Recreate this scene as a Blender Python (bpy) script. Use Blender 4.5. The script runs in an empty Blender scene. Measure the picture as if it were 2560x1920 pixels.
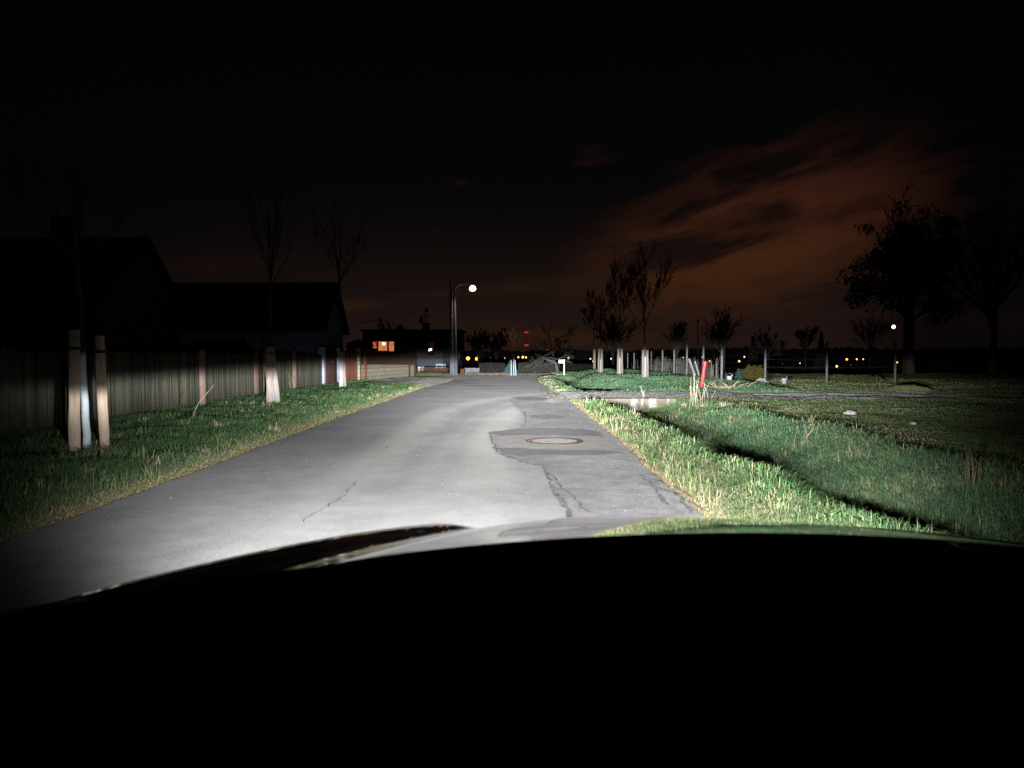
import bpy, bmesh, math, random
import numpy as np
from mathutils import Vector, Matrix
R = math.radians
sc = bpy.context.scene
COL = sc.collection

# ------------------------------------------------------------------ camera
CAM = Vector((0.0, 0.0, 1.45))
FPX = 1900.0                      # focal length in photo pixels (photo 2560 px wide)
TILT = math.atan(72.0 / FPX)
cd = bpy.data.cameras.new("camera")
cam = bpy.data.objects.new("camera", cd)
COL.objects.link(cam)
cam.location = CAM
cam.rotation_euler = (R(90) - TILT, 0, 0)
cd.sensor_width = 36.0
cd.lens = FPX / 2560.0 * 36.0
cd.clip_start = 0.02
cd.clip_end = 6000
cd.dof.use_dof = True
cd.dof.focus_distance = 14.0
cd.dof.aperture_fstop = 8.0
sc.camera = cam
sc.view_settings.view_transform = 'Standard'
sc.view_settings.look = 'None'
sc.view_settings.exposure = 0.0
sc.view_settings.gamma = 1.0
sc.cycles.sample_clamp_indirect = 4.0

# ------------------------------------------------------------------ night sky
class NT:
    """tiny helper for wiring nodes"""
    def __init__(s, tree): s.t = tree
    def n(s, typ, **kw):
        nd = s.t.nodes.new(typ)
        for k, v in kw.items(): setattr(nd, k, v)
        return nd
    def lk(s, a, b): s.t.links.new(a, b)
    def put(s, v, inp):
        if isinstance(v, (int, float)): inp.default_value = v
        elif isinstance(v, (tuple, list)): inp.default_value = v
        else: s.lk(v, inp)
    def m(s, op, a, b=None, c=None):
        nd = s.n('ShaderNodeMath', operation=op)
        s.put(a, nd.inputs[0])
        if b is not None: s.put(b, nd.inputs[1])
        if c is not None: s.put(c, nd.inputs[2])
        return nd.outputs[0]
    def ss(s, v, lo, hi, a=0.0, b=1.0):
        nd = s.n('ShaderNodeMapRange', interpolation_type='SMOOTHSTEP')
        s.put(v, nd.inputs['Value'])
        nd.inputs['From Min'].default_value = lo; nd.inputs['From Max'].default_value = hi
        nd.inputs['To Min'].default_value = a; nd.inputs['To Max'].default_value = b
        return nd.outputs['Result']
    def mix(s, f, a, b, bt='MIX'):
        nd = s.n('ShaderNodeMix', data_type='RGBA', blend_type=bt)
        s.put(f, nd.inputs[0]); s.put(a, nd.inputs[6]); s.put(b, nd.inputs[7])
        return nd.outputs[2]
    def noise(s, vec, scale, detail=4.0, rough=0.55, dist=0.0):
        nd = s.n('ShaderNodeTexNoise')
        if vec is not None: s.lk(vec, nd.inputs['Vector'])
        nd.inputs['Scale'].default_value = scale; nd.inputs['Detail'].default_value = detail
        nd.inputs['Roughness'].default_value = rough; nd.inputs['Distortion'].default_value = dist
        return nd.outputs['Fac']
    def mapping(s, vec, scale=(1, 1, 1), loc=(0, 0, 0), rot=(0, 0, 0)):
        nd = s.n('ShaderNodeMapping')
        s.lk(vec, nd.inputs['Vector'])
        nd.inputs['Scale'].default_value = scale; nd.inputs['Location'].default_value = loc
        nd.inputs['Rotation'].default_value = rot
        return nd.outputs[0]

world = bpy.data.worlds.new("World")
sc.world = world
world.use_nodes = True
wt = world.node_tree
W = NT(wt)
bg = wt.nodes['Background']
geo = W.n('ShaderNodeTexCoord')
sep = W.n('ShaderNodeSeparateXYZ'); W.lk(geo.outputs['Generated'], sep.inputs[0])
el = W.m('MULTIPLY', W.m('ARCSINE', sep.outputs[2]), 57.2958)
az = W.m('MULTIPLY', W.m('ARCTAN2', sep.outputs[0], sep.outputs[1]), 57.2958)
cmb = W.n('ShaderNodeCombineXYZ'); W.lk(az, cmb.inputs[0]); W.lk(el, cmb.inputs[1])
# sky glow of the towns below the horizon
glow = W.ss(el, 14.0, -1.0)
glow2 = W.ss(el, 24.0, 2.0)
azf = W.ss(az, -38.0, -4.0, 0.18, 1.0)
azr = W.ss(az, 30.0, 20.0, 0.12, 1.0)
azg = W.m('MULTIPLY', azf, azr)
base = W.mix(W.m('MULTIPLY', glow2, azg), (0.0009, 0.0009, 0.0011, 1), (0.0030, 0.0023, 0.0025, 1))
base = W.mix(W.m('MULTIPLY', W.m('POWER', glow, 1.5), azg), base, (0.0150, 0.0078, 0.0062, 1))
# drifting cloud bank lit orange from below, upper right
rot = W.mapping(cmb.outputs[0], rot=(0, 0, R(-14)))
cl = W.mapping(rot, scale=(0.095, 0.40, 1), loc=(3.1, 0.0, 1.7))
n1 = W.noise(cl, 1.0, 7.0, 0.58, 0.32)
cl2 = W.mapping(rot, scale=(0.03, 0.085, 1), loc=(1.3, 5.2, 0.0))
n2 = W.noise(cl2, 1.0, 3.0, 0.5)
# the bank: a slanted lens in the sky from az 0..30, el 1..17
uu = W.m('SUBTRACT', az, 17.0)
vv = W.m('SUBTRACT', W.m('SUBTRACT', el, 8.6), W.m('MULTIPLY', uu, 0.19))
dd = W.m('SQRT', W.m('ADD', W.m('POWER', W.m('DIVIDE', uu, 15.0), 2.0), W.m('POWER', W.m('DIVIDE', vv, 7.4), 2.0)))
bank = W.ss(W.m('ADD', dd, W.m('MULTIPLY', W.m('SUBTRACT', n1, 0.5), 1.3)), 1.02, 0.45)
dens = W.m('MULTIPLY', bank, W.ss(W.m('ADD', W.m('MULTIPLY', n1, 0.75), W.m('MULTIPLY', n2, 0.25)), 0.40, 0.60, 0.06, 1.0))
ccol = W.mix(W.ss(el, 3.0, 13.0), (0.050, 0.0165, 0.0060, 1), (0.034, 0.0100, 0.0056, 1))
col = W.mix(dens, base, ccol)
# thin low layers near the horizon
cl3 = W.mapping(cmb.outputs[0], scale=(0.05, 0.42, 1), loc=(0.7, 0.2, 3.0))
n3 = W.noise(cl3, 1.0, 4.0, 0.5)
lowm = W.m('MULTIPLY', W.m('MULTIPLY', W.ss(el, 7.5, 3.0), W.ss(n3, 0.47, 0.66)), W.m('MULTIPLY', W.ss(az, -30.0, -22.0, 0.15, 1.0), azr))
col = W.mix(W.m('MULTIPLY', lowm, 0.62), col, (0.030, 0.0115, 0.0052, 1))
# faint small wisps left of the bank
w1 = W.mapping(cmb.outputs[0], scale=(0.12, 0.33, 1), loc=(9.4, 2.2, 0.0), rot=(0, 0, R(-20)))
nw = W.noise(w1, 1.0, 5.0, 0.55)
wisp = W.m('MULTIPLY', W.ss(nw, 0.62, 0.76), W.m('MULTIPLY', W.ss(el, 17.0, 12.0), W.ss(el, 4.0, 7.0)))
wisp = W.m('MULTIPLY', wisp, W.m('MULTIPLY', W.ss(az, -14.0, -8.0), W.ss(az, 12.0, 2.0)))
col = W.mix(W.m('MULTIPLY', wisp, 0.5), col, (0.028, 0.0085, 0.0052, 1))
W.lk(col, bg.inputs['Color'])
bg.inputs['Strength'].default_value = 1.0

# ------------------------------------------------------------------ helpers
def ray(u, v):
    d = Vector(((u - 1280.0) / FPX, 1.0, -(v - 960.0) / FPX))
    c, s = math.cos(TILT), math.sin(TILT)
    return Vector((d.x, d.y * c + d.z * s, d.z * c - d.y * s))
def at(u, v, Y):
    r = ray(u, v); return CAM + r * (Y / r.y)
def gp(u, v, z=0.0):
    r = ray(u, v); return CAM + r * ((z - CAM.z) / r.z)

def tag(o, label=None, cat=None, group=None, kind=None):
    if label: o['label'] = label
    if cat: o['category'] = cat
    if group: o['group'] = group
    if kind: o['kind'] = kind
    return o
def empty(name, loc, label=None, cat=None, group=None):
    o = bpy.data.objects.new(name, None); COL.objects.link(o)
    o.location = loc; o.empty_display_size = 0.2
    return tag(o, label, cat, group)
def link(name, me, mats, parent=None):
    o = bpy.data.objects.new(name, me); COL.objects.link(o)
    for m in (mats if isinstance(mats, (list, tuple)) else [mats]): me.materials.append(m)
    if parent is not None: o.parent = parent
    return o

class MB:
    """mesh builder; coordinates are relative to the parent thing's base"""
    def __init__(s): s.v = []; s.f = []; s.mi = []; s.c = []; s.cur = 0; s.col = (1, 1, 1, 1)
    def add(s, vs, fs):
        b = len(s.v)
        s.v += [tuple(p) for p in vs]; s.c += [s.col] * len(vs)
        s.f += [tuple(i + b for i in f) for f in fs]; s.mi += [s.cur] * len(fs)
    def box(s, x0, x1, y0, y1, z0, z1, M=None):
        p = [Vector((x, y, z)) for z in (z0, z1) for y in (y0, y1) for x in (x0, x1)]
        if M: p = [M @ q for q in p]
        s.add(p, [(0, 2, 3, 1), (4, 5, 7, 6), (0, 1, 5, 4), (2, 6, 7, 3), (0, 4, 6, 2), (1, 3, 7, 5)])
    def tube(s, pts, rad, n=6, cap=True):
        pts = [Vector(p) for p in pts]; m = len(pts)
        if isinstance(rad, (int, float)): rad = [rad] * m
        vs = []; ref = None
        for i, p in enumerate(pts):
            t = (pts[min(i + 1, m - 1)] - pts[max(i - 1, 0)])
            t = t.normalized() if t.length > 1e-9 else Vector((0, 0, 1))
            if ref is None: ref = Vector((1, 0, 0)) if abs(t.x) < 0.8 else Vector((0, 1, 0))
            a = (ref - t * ref.dot(t)).normalized(); b = t.cross(a); ref = a
            for k in range(n):
                an = 2 * math.pi * k / n
                vs.append(p + (a * math.cos(an) + b * math.sin(an)) * rad[i])
        fs = []
        for i in range(m - 1):
            for k in range(n):
                k2 = (k + 1) % n
                fs.append((i * n + k, i * n + k2, (i + 1) * n + k2, (i + 1) * n + k))
        if cap:
            fs.append(tuple(reversed(range(n)))); fs.append(tuple((m - 1) * n + k for k in range(n)))
        s.add(vs, fs)
    def ball(s, c, r, nu=10, nv=7, sq=(1, 1, 1)):
        c = Vector(c); vs = []; fs = []
        for j in range(nv + 1):
            th = math.pi * j / nv
            for i in range(nu):
                ph = 2 * math.pi * i / nu
                vs.append(c + Vector((r * sq[0] * math.sin(th) * math.cos(ph), r * sq[1] * math.sin(th) * math.sin(ph), r * sq[2] * math.cos(th))))
        for j in range(nv):
            for i in range(nu):
                i2 = (i + 1) % nu
                fs.append((j * nu + i, (j + 1) * nu + i, (j + 1) * nu + i2, j * nu + i2))
        s.add(vs, fs)
    def build(s, name, mats, parent=None, smooth=False, off=None):
        me = bpy.data.meshes.new(name)
        v = s.v
        if off is not None: v = [(p[0] - off[0], p[1] - off[1], p[2] - off[2]) for p in s.v]
        me.from_pydata(v, [], s.f)
        if max(s.mi, default=0) > 0: me.polygons.foreach_set('material_index', s.mi)
        if any(c != (1, 1, 1, 1) for c in s.c):
            ca = me.color_attributes.new('Col', 'FLOAT_COLOR', 'POINT')
            ca.data.foreach_set('color', np.array(s.c, dtype=np.float32).ravel())
        if smooth: me.polygons.foreach_set('use_smooth', [True] * len(s.f))
        me.update()
        return link(name, me, mats, parent)

def np_mesh(name, V, F, C=None, smooth=False):
    """V (n,3); F list of index arrays (m,k); C (n,3)"""
    me = bpy.data.meshes.new(name)
    me.vertices.add(len(V)); me.vertices.foreach_set('co', V.astype(np.float32).ravel())
    loops = np.concatenate([f.ravel() for f in F]).astype(np.int32)
    sizes = np.concatenate([np.full(len(f), f.shape[1], dtype=np.int32) for f in F])
    starts = np.concatenate(([0], np.cumsum(sizes)[:-1])).astype(np.int32)
    me.loops.add(len(loops)); me.loops.foreach_set('vertex_index', loops)
    me.polygons.add(len(sizes)); me.polygons.foreach_set('loop_start', starts)
    if smooth: me.polygons.foreach_set('use_smooth', np.ones(len(sizes), dtype=bool))
    if C is not None:
        ca = me.color_attributes.new('Col', 'FLOAT_COLOR', 'POINT')
        ca.data.foreach_set('color', np.concatenate([C, np.ones((len(C), 1))], 1).astype(np.float32).ravel())
    me.update(calc_edges=True); me.validate()
    return me

def vnoise(x, y, seed=0):
    """smooth value noise on numpy arrays, 0..1"""
    x = np.asarray(x, float); y = np.asarray(y, float)
    xi = np.floor(x).astype(np.int64); yi = np.floor(y).astype(np.int64)
    fx = x - xi; fy = y - yi
    fx = fx * fx * (3 - 2 * fx); fy = fy * fy * (3 - 2 * fy)
    def h(a, b):
        k = (a * 374761393 + b * 668265263 + seed * 974711) & 0xffffffff
        k = ((k ^ (k >> 13)) * 1274126177) & 0xffffffff
        return ((k ^ (k >> 16)) & 0xffff) / 65535.0
    return (h(xi, yi) * (1 - fx) + h(xi + 1, yi) * fx) * (1 - fy) + (h(xi, yi + 1) * (1 - fx) + h(xi + 1, yi + 1) * fx) * fy
def fbm(x, y, seed=0, o=3):
    r = 0; a = .5
    for k in range(o):
        r = r + a * vnoise(x * 2 ** k, y * 2 ** k, seed + k); a *= .5
    return r / (1 - .5 ** o)
def sst(a, b, x):
    t = np.clip((np.asarray(x, float) - a) / (b - a), 0, 1); return t * t * (3 - 2 * t)

# ------------------------------------------------------------------ materials
def mat(name, color, rough=0.8, spec=0.3, var=0.0, vscale=8.0, bump=0.0, bscale=40.0, metal=0.0, diff=0.0, attr=False, coords='Object', stretch=(1, 1, 1), emit=None, es=0.0, coat=0.0):
    m = bpy.data.materials.new(name); m.use_nodes = True
    N = NT(m.node_tree); p = m.node_tree.nodes['Principled BSDF']
    p.inputs['Roughness'].default_value = rough
    p.inputs['Specular IOR Level'].default_value = spec
    p.inputs['Metallic'].default_value = metal
    p.inputs['Diffuse Roughness'].default_value = diff
    p.inputs['Coat Weight'].default_value = coat
    c = (color[0], color[1], color[2], 1)
    src = None
    tc = N.n('ShaderNodeTexCoord')
    vec = N.mapping(tc.outputs[coords], scale=stretch)
    if attr:
        at_ = N.n('ShaderNodeAttribute', attribute_name='Col')
        src = N.mix(1.0, c, at_.outputs['Color'], 'MULTIPLY')
    if var > 0:
        f = N.noise(vec, vscale, 5.0, 0.6)
        k = N.ss(f, 0.3, 0.7, 1 - var, 1 + var)
        cc = N.n('ShaderNodeCombineColor')
        for i in range(3): N.lk(k, cc.inputs[i])
        src = N.mix(1.0, src if src is not None else c, cc.outputs[0], 'MULTIPLY')
    if src is None: p.inputs['Base Color'].default_value = c
    else: N.lk(src, p.inputs['Base Color'])
    if bump > 0:
        b = N.n('ShaderNodeBump'); b.inputs['Strength'].default_value = 1.0; b.inputs['Distance'].default_value = bump
        N.lk(N.noise(vec, bscale, 4.0, 0.6), b.inputs['Height']); N.lk(b.outputs[0], p.inputs['Normal'])
    if emit:
        p.inputs['Emission Color'].default_value = (*emit, 1); p.inputs['Emission Strength'].default_value = es
        m.cycles.emission_sampling = 'NONE'
    return m

def grass_mat(name):
    m = bpy.data.materials.new(name); m.use_nodes = True
    N = NT(m.node_tree); p = m.node_tree.nodes['Principled BSDF']
    a = N.n('ShaderNodeAttribute', attribute_name='Col')
    N.lk(a.outputs['Color'], p.inputs['Base Color'])
    p.inputs['Roughness'].default_value = 0.7; p.inputs['Specular IOR Level'].default_value = 0.15; p.inputs['Diffuse Roughness'].default_value = 0.35
    return m

# asphalt: rough worn binder, pale dust dragged along turning tyre tracks
def asphalt(name, col, var, fine, dust=True, stones=0.0):
    m = bpy.data.materials.new(name); m.use_nodes = True
    N = NT(m.node_tree); p = m.node_tree.nodes['Principled BSDF']
    tc = N.n('ShaderNodeTexCoord'); P = tc.outputs['Object']
    big = N.noise(P, 0.55, 5, 0.6); mid = N.noise(P, 3.2, 5, 0.65); sm = N.noise(P, 75.0, 3, 0.75)
    k = N.m('ADD', N.m('ADD', N.ss(big, 0.3, 0.7, -var, var), N.ss(mid, 0.3, 0.7, -var * .9, var * .9)), N.ss(sm, 0.3, 0.7, -fine, fine))
    k = N.m('ADD', k, 1.0)
    cc = N.n('ShaderNodeCombineColor')
    for i in range(3): N.lk(k, cc.inputs[i])
    c = N.mix(1.0, (*col, 1), cc.outputs[0], 'MULTIPLY')
    if dust:
        s = N.n('ShaderNodeSeparateXYZ'); N.lk(P, s.inputs[0])
        def track(x0, rad, y0, wd):
            dx = N.m('SUBTRACT', s.outputs[0], x0 + rad)
            dy = N.m('MAXIMUM', N.m('SUBTRACT', s.outputs[1], y0), 0.0)
            d = N.m('SUBTRACT', N.m('SQRT', N.m('ADD', N.m('MULTIPLY', dx, dx), N.m('MULTIPLY', dy, dy))), rad)
            d = N.m('ABSOLUTE', N.m('ADD', d, N.m('MULTIPLY', N.m('SUBTRACT', mid, 0.5), 0.55)))
            return N.ss(d, wd, wd * 0.15)
        t = N.m('MAXIMUM', track(-0.35, 30.0, 14.5, 0.62), N.m('MULTIPLY', track(-1.85, 24.0, 17.0, 0.6), 0.85))
        t = N.m('MAXIMUM', t, N.m('MULTIPLY', track(-1.0, 60.0, 12.0, 0.25), 0.35))
        fade = N.m('MULTIPLY', N.ss(s.outputs[1], 6.0, 13.0, 0.30, 1.0), N.ss(s.outputs[1], 33.0, 26.0))
        t = N.m('MULTIPLY', N.m('MULTIPLY', t, fade), N.ss(big, 0.25, 0.65, 0.65, 1.0))
        c = N.mix(N.m('MULTIPLY', t, 0.72), c, (0.272, 0.258, 0.238, 1))
        # dusty pale centre of the lane
        lane = N.m('MULTIPLY', N.ss(N.m('ABSOLUTE', N.m('ADD', s.outputs[0], 0.55)), 1.7, 0.3), N.ss(s.outputs[1], 24.0, 10.0))
        c = N.mix(N.m('MULTIPLY', lane, 0.12), c, (0.235, 0.228, 0.215, 1))
        # far grey cross bands (old repair seams) beyond the driveway
        wv = N.mapping(P, scale=(0.12, 0.75, 1))
        bnd = N.m('MULTIPLY', N.ss(N.noise(wv, 1.0, 2, 0.5), 0.52, 0.62), N.ss(s.outputs[1], 29.0, 36.0))
        c = N.mix(N.m('MULTIPLY', bnd, 0.6), c, (0.035, 0.035, 0.040, 1))
    if stones > 0:
        vo = N.n('ShaderNodeTexVoronoi'); vo.inputs['Scale'].default_value = 70.0; N.lk(P, vo.inputs['Vector'])
        g = N.n('ShaderNodeSeparateColor'); N.lk(vo.outputs['Color'], g.inputs[0])
        st = N.m('MULTIPLY', N.ss(g.outputs[0], 0.72, 0.9), N.ss(vo.outputs['Distance'], 0.5, 0.2))
        c = N.mix(N.m('MULTIPLY', st, stones), c, (0.38, 0.33, 0.32, 1))
    N.lk(c, p.inputs['Base Color'])
    p.inputs['Roughness'].default_value = 0.75; p.inputs['Specular IOR Level'].default_value = 0.25
    p.inputs['Diffuse Roughness'].default_value = 1.0
    b = N.n('ShaderNodeBump'); b.inputs['Strength'].default_value = 0.9; b.inputs['Distance'].default_value = 0.006
    N.lk(N.noise(P, 110.0, 3, 0.7), b.inputs['Height']); N.lk(b.outputs[0], p.inputs['Normal'])
    return m

M_ROAD = asphalt("worn_asphalt", (0.150, 0.149, 0.149), 0.12, 0.34, True, 0.16)
M_PATCH = asphalt("coarse_asphalt", (0.136, 0.130, 0.131), 0.20, 0.42, False, 0.36)
M_BAND = asphalt("dark_asphalt", (0.090, 0.087, 0.090), 0.12, 0.22, False, 0.12)
M_PALE = asphalt("pale_asphalt", (0.150, 0.142, 0.135), 0.12, 0.15, False, 0.05)
M_CRACK = mat("crack_tar", (0.064, 0.062, 0.061), 0.95, 0.05, 0.5, 12, diff=1.0)
def groundm():
    m = bpy.data.materials.new("soil_and_turf"); m.use_nodes = True
    N = NT(m.node_tree); p = m.node_tree.nodes['Principled BSDF']; tc = N.n('ShaderNodeTexCoord'); P = tc.outputs['Object']
    n1 = N.noise(P, .55, 6, .65); n2 = N.noise(P, 4.0, 6, .7); n3 = N.noise(P, 22.0, 4, .7)
    c = N.mix(N.ss(n2, .35, .65), (.070, .105, .034, 1), (.125, .150, .056, 1))
    c = N.mix(N.ss(n1, .46, .62, 0, .75), c, (.19, .17, .095, 1))
    c = N.mix(N.ss(n3, .55, .72, 0, .55), c, (.27, .24, .15, 1))
    c = N.mix(N.ss(n3, .45, .30, 0, .6), c, (.045, .055, .022, 1))
    N.lk(c, p.inputs['Base Color']); p.inputs['Roughness'].default_value = 1; p.inputs['Specular IOR Level'].default_value = .0; p.inputs['Diffuse Roughness'].default_value = 1
    b = N.n('ShaderNodeBump'); b.inputs['Distance'].default_value = .025; N.lk(N.m('ADD', n3, n2), b.inputs['Height']); N.lk(b.outputs[0], p.inputs['Normal'])
    return m
M_SOIL = groundm()
M_GRASS = grass_mat("grass_blades")
M_GRAVEL = mat("gravel", (0.20, 0.19, 0.182), 0.9, 0.15, 0.5, 14, 0.010, 35, diff=1.0)
M_STONE = mat("pale_stone", (0.42, 0.40, 0.37), 0.85, 0.2, 0.3, 12, 0.006, 60)
M_BARK = mat("dark_bark", (0.050, 0.042, 0.036), 0.9, 0.15, 0.4, 20, 0.006, 60)
M_CONC = mat("old_concrete", (0.34, 0.31, 0.27), 0.9, 0.2, 0.4, 5, 0.004, 50, stretch=(1, 1, 0.4))
M_POLE = mat("pole_concrete", (0.075, 0.080, 0.090), 0.85, 0.25, 0.25, 6)
M_POST = mat("fence_post_concrete", (0.11, 0.113, 0.112), 0.85, 0.2, 0.3, 9)
M_RED = mat("red_marker", (0.36, 0.035, 0.038), 0.45, 0.4, 0.12, 10)
M_REFL = mat("red_reflector", (0.95, 0.03, 0.02), 0.2, 0.6, emit=(1.0, 0.03, 0.015), es=0.0)
M_WHITE = mat("white_enamel", (0.82, 0.85, 0.92), 0.35, 0.5, 0.05, 20)
M_PAIL = mat('grey_white_plastic', (.26, .27, .28), .6, .3, .2, 9)
M_SIGNTX = mat("sign_lettering", (0.38, 0.47, 0.62), 0.5, 0.3)
M_IRON = mat("rusty_iron", (0.075, 0.047, 0.032), 0.75, 0.4, 0.45, 25, 0.003, 80, metal=0.3, diff=0.6)
M_LID = mat("cement_lid", (0.155, 0.140, 0.134), 0.85, 0.2, 0.22, 12, 0.003, 90, diff=1.0)
M_BLACK = mat("black_plastic", (0.006, 0.006, 0.006), 0.85, 0.15, 0.2, 200, 0.0004, 400)
M_RUBBER = mat("rubber", (0.02, 0.02, 0.02), 0.9, 0.2)
M_STEEL = mat("galvanised_steel", (0.45, 0.46, 0.47), 0.35, 0.5, 0.2, 20, metal=0.8)
M_FWIRE = mat('fence_wire_steel', (.05, .05, .05), .6, .2)
M_WIRE = mat("black_wire", (0.015, 0.015, 0.015), 0.6, 0.3)
M_ROOF = mat("dark_roof_tiles", (0.030, 0.022, 0.020), 0.9, 0.15, 0.3, 6)
M_PLAST = mat("grey_blue_plaster", (0.20, 0.22, 0.30), 0.9, 0.1, 0.12, 2)
M_DPLAST = mat("dark_plaster", (0.075, 0.068, 0.066), 0.9, 0.1, 0.2, 2)
M_LPLAST = mat("pale_plaster", (0.42, 0.45, 0.52), 0.9, 0.1, 0.10, 3)
M_HPLAST = mat("bluish_plaster", (0.105, 0.120, 0.150), 0.9, 0.1, 0.12, 3)
M_FRAME = mat("dark_window_frame", (0.05, 0.03, 0.02), 0.7, 0.2)
M_WFRAME = mat("white_window_frame", (0.75, 0.78, 0.85), 0.5, 0.3)
M_GLASSD = mat("dark_glass", (0.01, 0.016, 0.02), 0.12, 0.5)

def wood(name, a, b, sc_=(30, 30, 1.5), attr=False, diff=0.5):
    m = bpy.data.materials.new(name); m.use_nodes = True
    N = NT(m.node_tree); p = m.node_tree.nodes['Principled BSDF']
    tc = N.n('ShaderNodeTexCoord'); v = N.mapping(tc.outputs['Object'], scale=sc_)
    f = N.noise(v, 1.0, 6, 0.65, 0.4)
    c = N.mix(N.ss(f, 0.3, 0.7), (*a, 1), (*b, 1))
    bl = N.noise(tc.outputs['Object'], 5.0, 4, 0.6)
    c = N.mix(N.ss(bl, 0.58, 0.75, 0, 0.6), c, (a[0] * .45, a[1] * .4, a[2] * .35, 1))
    if attr:
        t = N.n('ShaderNodeAttribute', attribute_name='Col'); c = N.mix(1.0, c, t.outputs['Color'], 'MULTIPLY')
    N.lk(c, p.inputs['Base Color']); p.inputs['Roughness'].default_value = 0.85; p.inputs['Specular IOR Level'].default_value = 0.15
    p.inputs['Diffuse Roughness'].default_value = diff
    b_ = N.n('ShaderNodeBump'); b_.inputs['Distance'].default_value = 0.004
    N.lk(f, b_.inputs['Height']); N.lk(b_.outputs[0], p.inputs['Normal'])
    return m
M_STAKE = wood("peeled_stake_wood", (0.40, 0.29, 0.20), (0.56, 0.46, 0.37), (22, 22, 2.0))
M_STAKE2 = wood("weathered_stake_wood", (0.12, 0.093, 0.070), (0.17, 0.148, 0.130), (22, 22, 2.0))
M_STAKE4 = wood("dry_stake_wood", (0.19, 0.155, 0.125), (0.28, 0.245, 0.215), (22, 22, 2.0))
M_STAKE3 = wood("white_stake", (0.28, 0.28, 0.31), (0.38, 0.38, 0.42), (22, 22, 2.0))
M_SLAT = wood("weathered_slats", (0.036, 0.032, 0.026), (0.078, 0.073, 0.063), (40, 40, 1.6), True)
M_PINK = wood("reddish_posts", (0.17, 0.11, 0.088), (0.24, 0.17, 0.135), (20, 20, 1.5))
M_BROWN = wood("red_brown_boards", (0.11, 0.042, 0.028), (0.17, 0.068, 0.043), (40, 40, 1.2), True)
M_BOARD = wood("grey_boards", (0.17, 0.17, 0.17), (0.27, 0.27, 0.28), (12, 12, 2))
M_DARKB = wood("dark_boards", (0.035, 0.020, 0.014), (0.06, 0.036, 0.026), (40, 40, 1.2), True)

def whitewash(name, white, top):
    """bark painted white up to about `top` metres above the tree's foot"""
    m = bpy.data.materials.new(name); m.use_nodes = True
    N = NT(m.node_tree); p = m.node_tree.nodes['Principled BSDF']
    tc = N.n('ShaderNodeTexCoord'); s = N.n('ShaderNodeSeparateXYZ'); N.lk(tc.outputs['Object'], s.inputs[0])
    n = N.noise(tc.outputs['Object'], 14.0, 4, 0.6)
    z = N.m('ADD', s.outputs[2], N.m('MULTIPLY', N.m('SUBTRACT', n, 0.5), 0.18))
    f = N.ss(z, top + 0.05, top - 0.05)
    f = N.m('MULTIPLY', f, N.ss(n, 0.28, 0.42, 0.55, 1.0))
    N.lk(N.mix(f, (0.055, 0.048, 0.042, 1), (*white, 1)), p.inputs['Base Color'])
    p.inputs['Roughness'].default_value = 0.9; p.inputs['Specular IOR Level'].default_value = 0.1
    b = N.n('ShaderNodeBump'); b.inputs['Distance'].default_value = 0.006
    N.lk(N.noise(tc.outputs['Object'], 45.0, 4, 0.6), b.inputs['Height']); N.lk(b.outputs[0], p.inputs['Normal'])
    return m
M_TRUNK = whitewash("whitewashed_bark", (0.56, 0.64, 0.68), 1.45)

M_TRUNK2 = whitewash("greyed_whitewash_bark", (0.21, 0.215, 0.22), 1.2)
def glowmat(name, c, s, sample=False):
    m = bpy.data.materials.new(name); m.use_nodes = True
    nt = m.node_tree; nt.nodes.remove(nt.nodes['Principled BSDF'])
    e = nt.nodes.new('ShaderNodeEmission'); e.inputs['Color'].default_value = (*c, 1); e.inputs['Strength'].default_value = s
    nt.links.new(e.outputs[0], nt.nodes['Material Output'].inputs[0])
    if not sample: m.cycles.emission_sampling = 'NONE'
    return m
G_ORANGE = glowmat("sodium_glow", (1.0, 0.42, 0.08), 3.2)
G_AMBER = glowmat("amber_glow", (1.0, 0.62, 0.25), 2.2)
G_CREAM = glowmat("cream_glow", (1.0, 0.80, 0.55), 1.1)
G_DIM = glowmat("dim_glow", (0.8, 0.6, 0.5), 0.16)
G_WHITE = glowmat("white_glow", (0.95, 0.97, 1.0), 3.0)
G_RED = glowmat("red_beacon", (1.0, 0.03, 0.03), 1.0)
G_LAMP = glowmat("street_lamp_glow", (1.0, 0.90, 0.68), 14.0)

# ------------------------------------------------------------------ terrain
YC = 60.0
def crest(y):
    y = np.asarray(y, float)
    return -0.030 * np.clip(y - YC, 0, 40)
RE = [(-5, 1.75), (6, 1.75), (10.7, 1.78), (16, 1.82), (23.5, 1.80), (28.5, 1.66), (34, 1.60), (43, 1.42), (47, 1.7), (49.6, 3.0)]
LE = [(-5, -3.9), (9, -3.95), (14, -4.0), (18, -4.02), (24, -3.95), (32, -3.95), (38, -3.7), (44, -3.3), (47, -3.6), (49.6, -5.5)]
def right_edge(y): return np.interp(y, [a for a, b in RE], [b for a, b in RE]) + 0.10 * (fbm(np.asarray(y, float) * 1.6, 3.3, 5) - .5) + 0.16 * (fbm(np.asarray(y, float) * 0.45, 8.3, 9) - .5)
def left_edge(y): return np.interp(y, [a for a, b in LE], [b for a, b in LE]) + 0.07 * (fbm(np.asarray(y, float) * 1.6, 1.3, 7) - .5)
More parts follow.
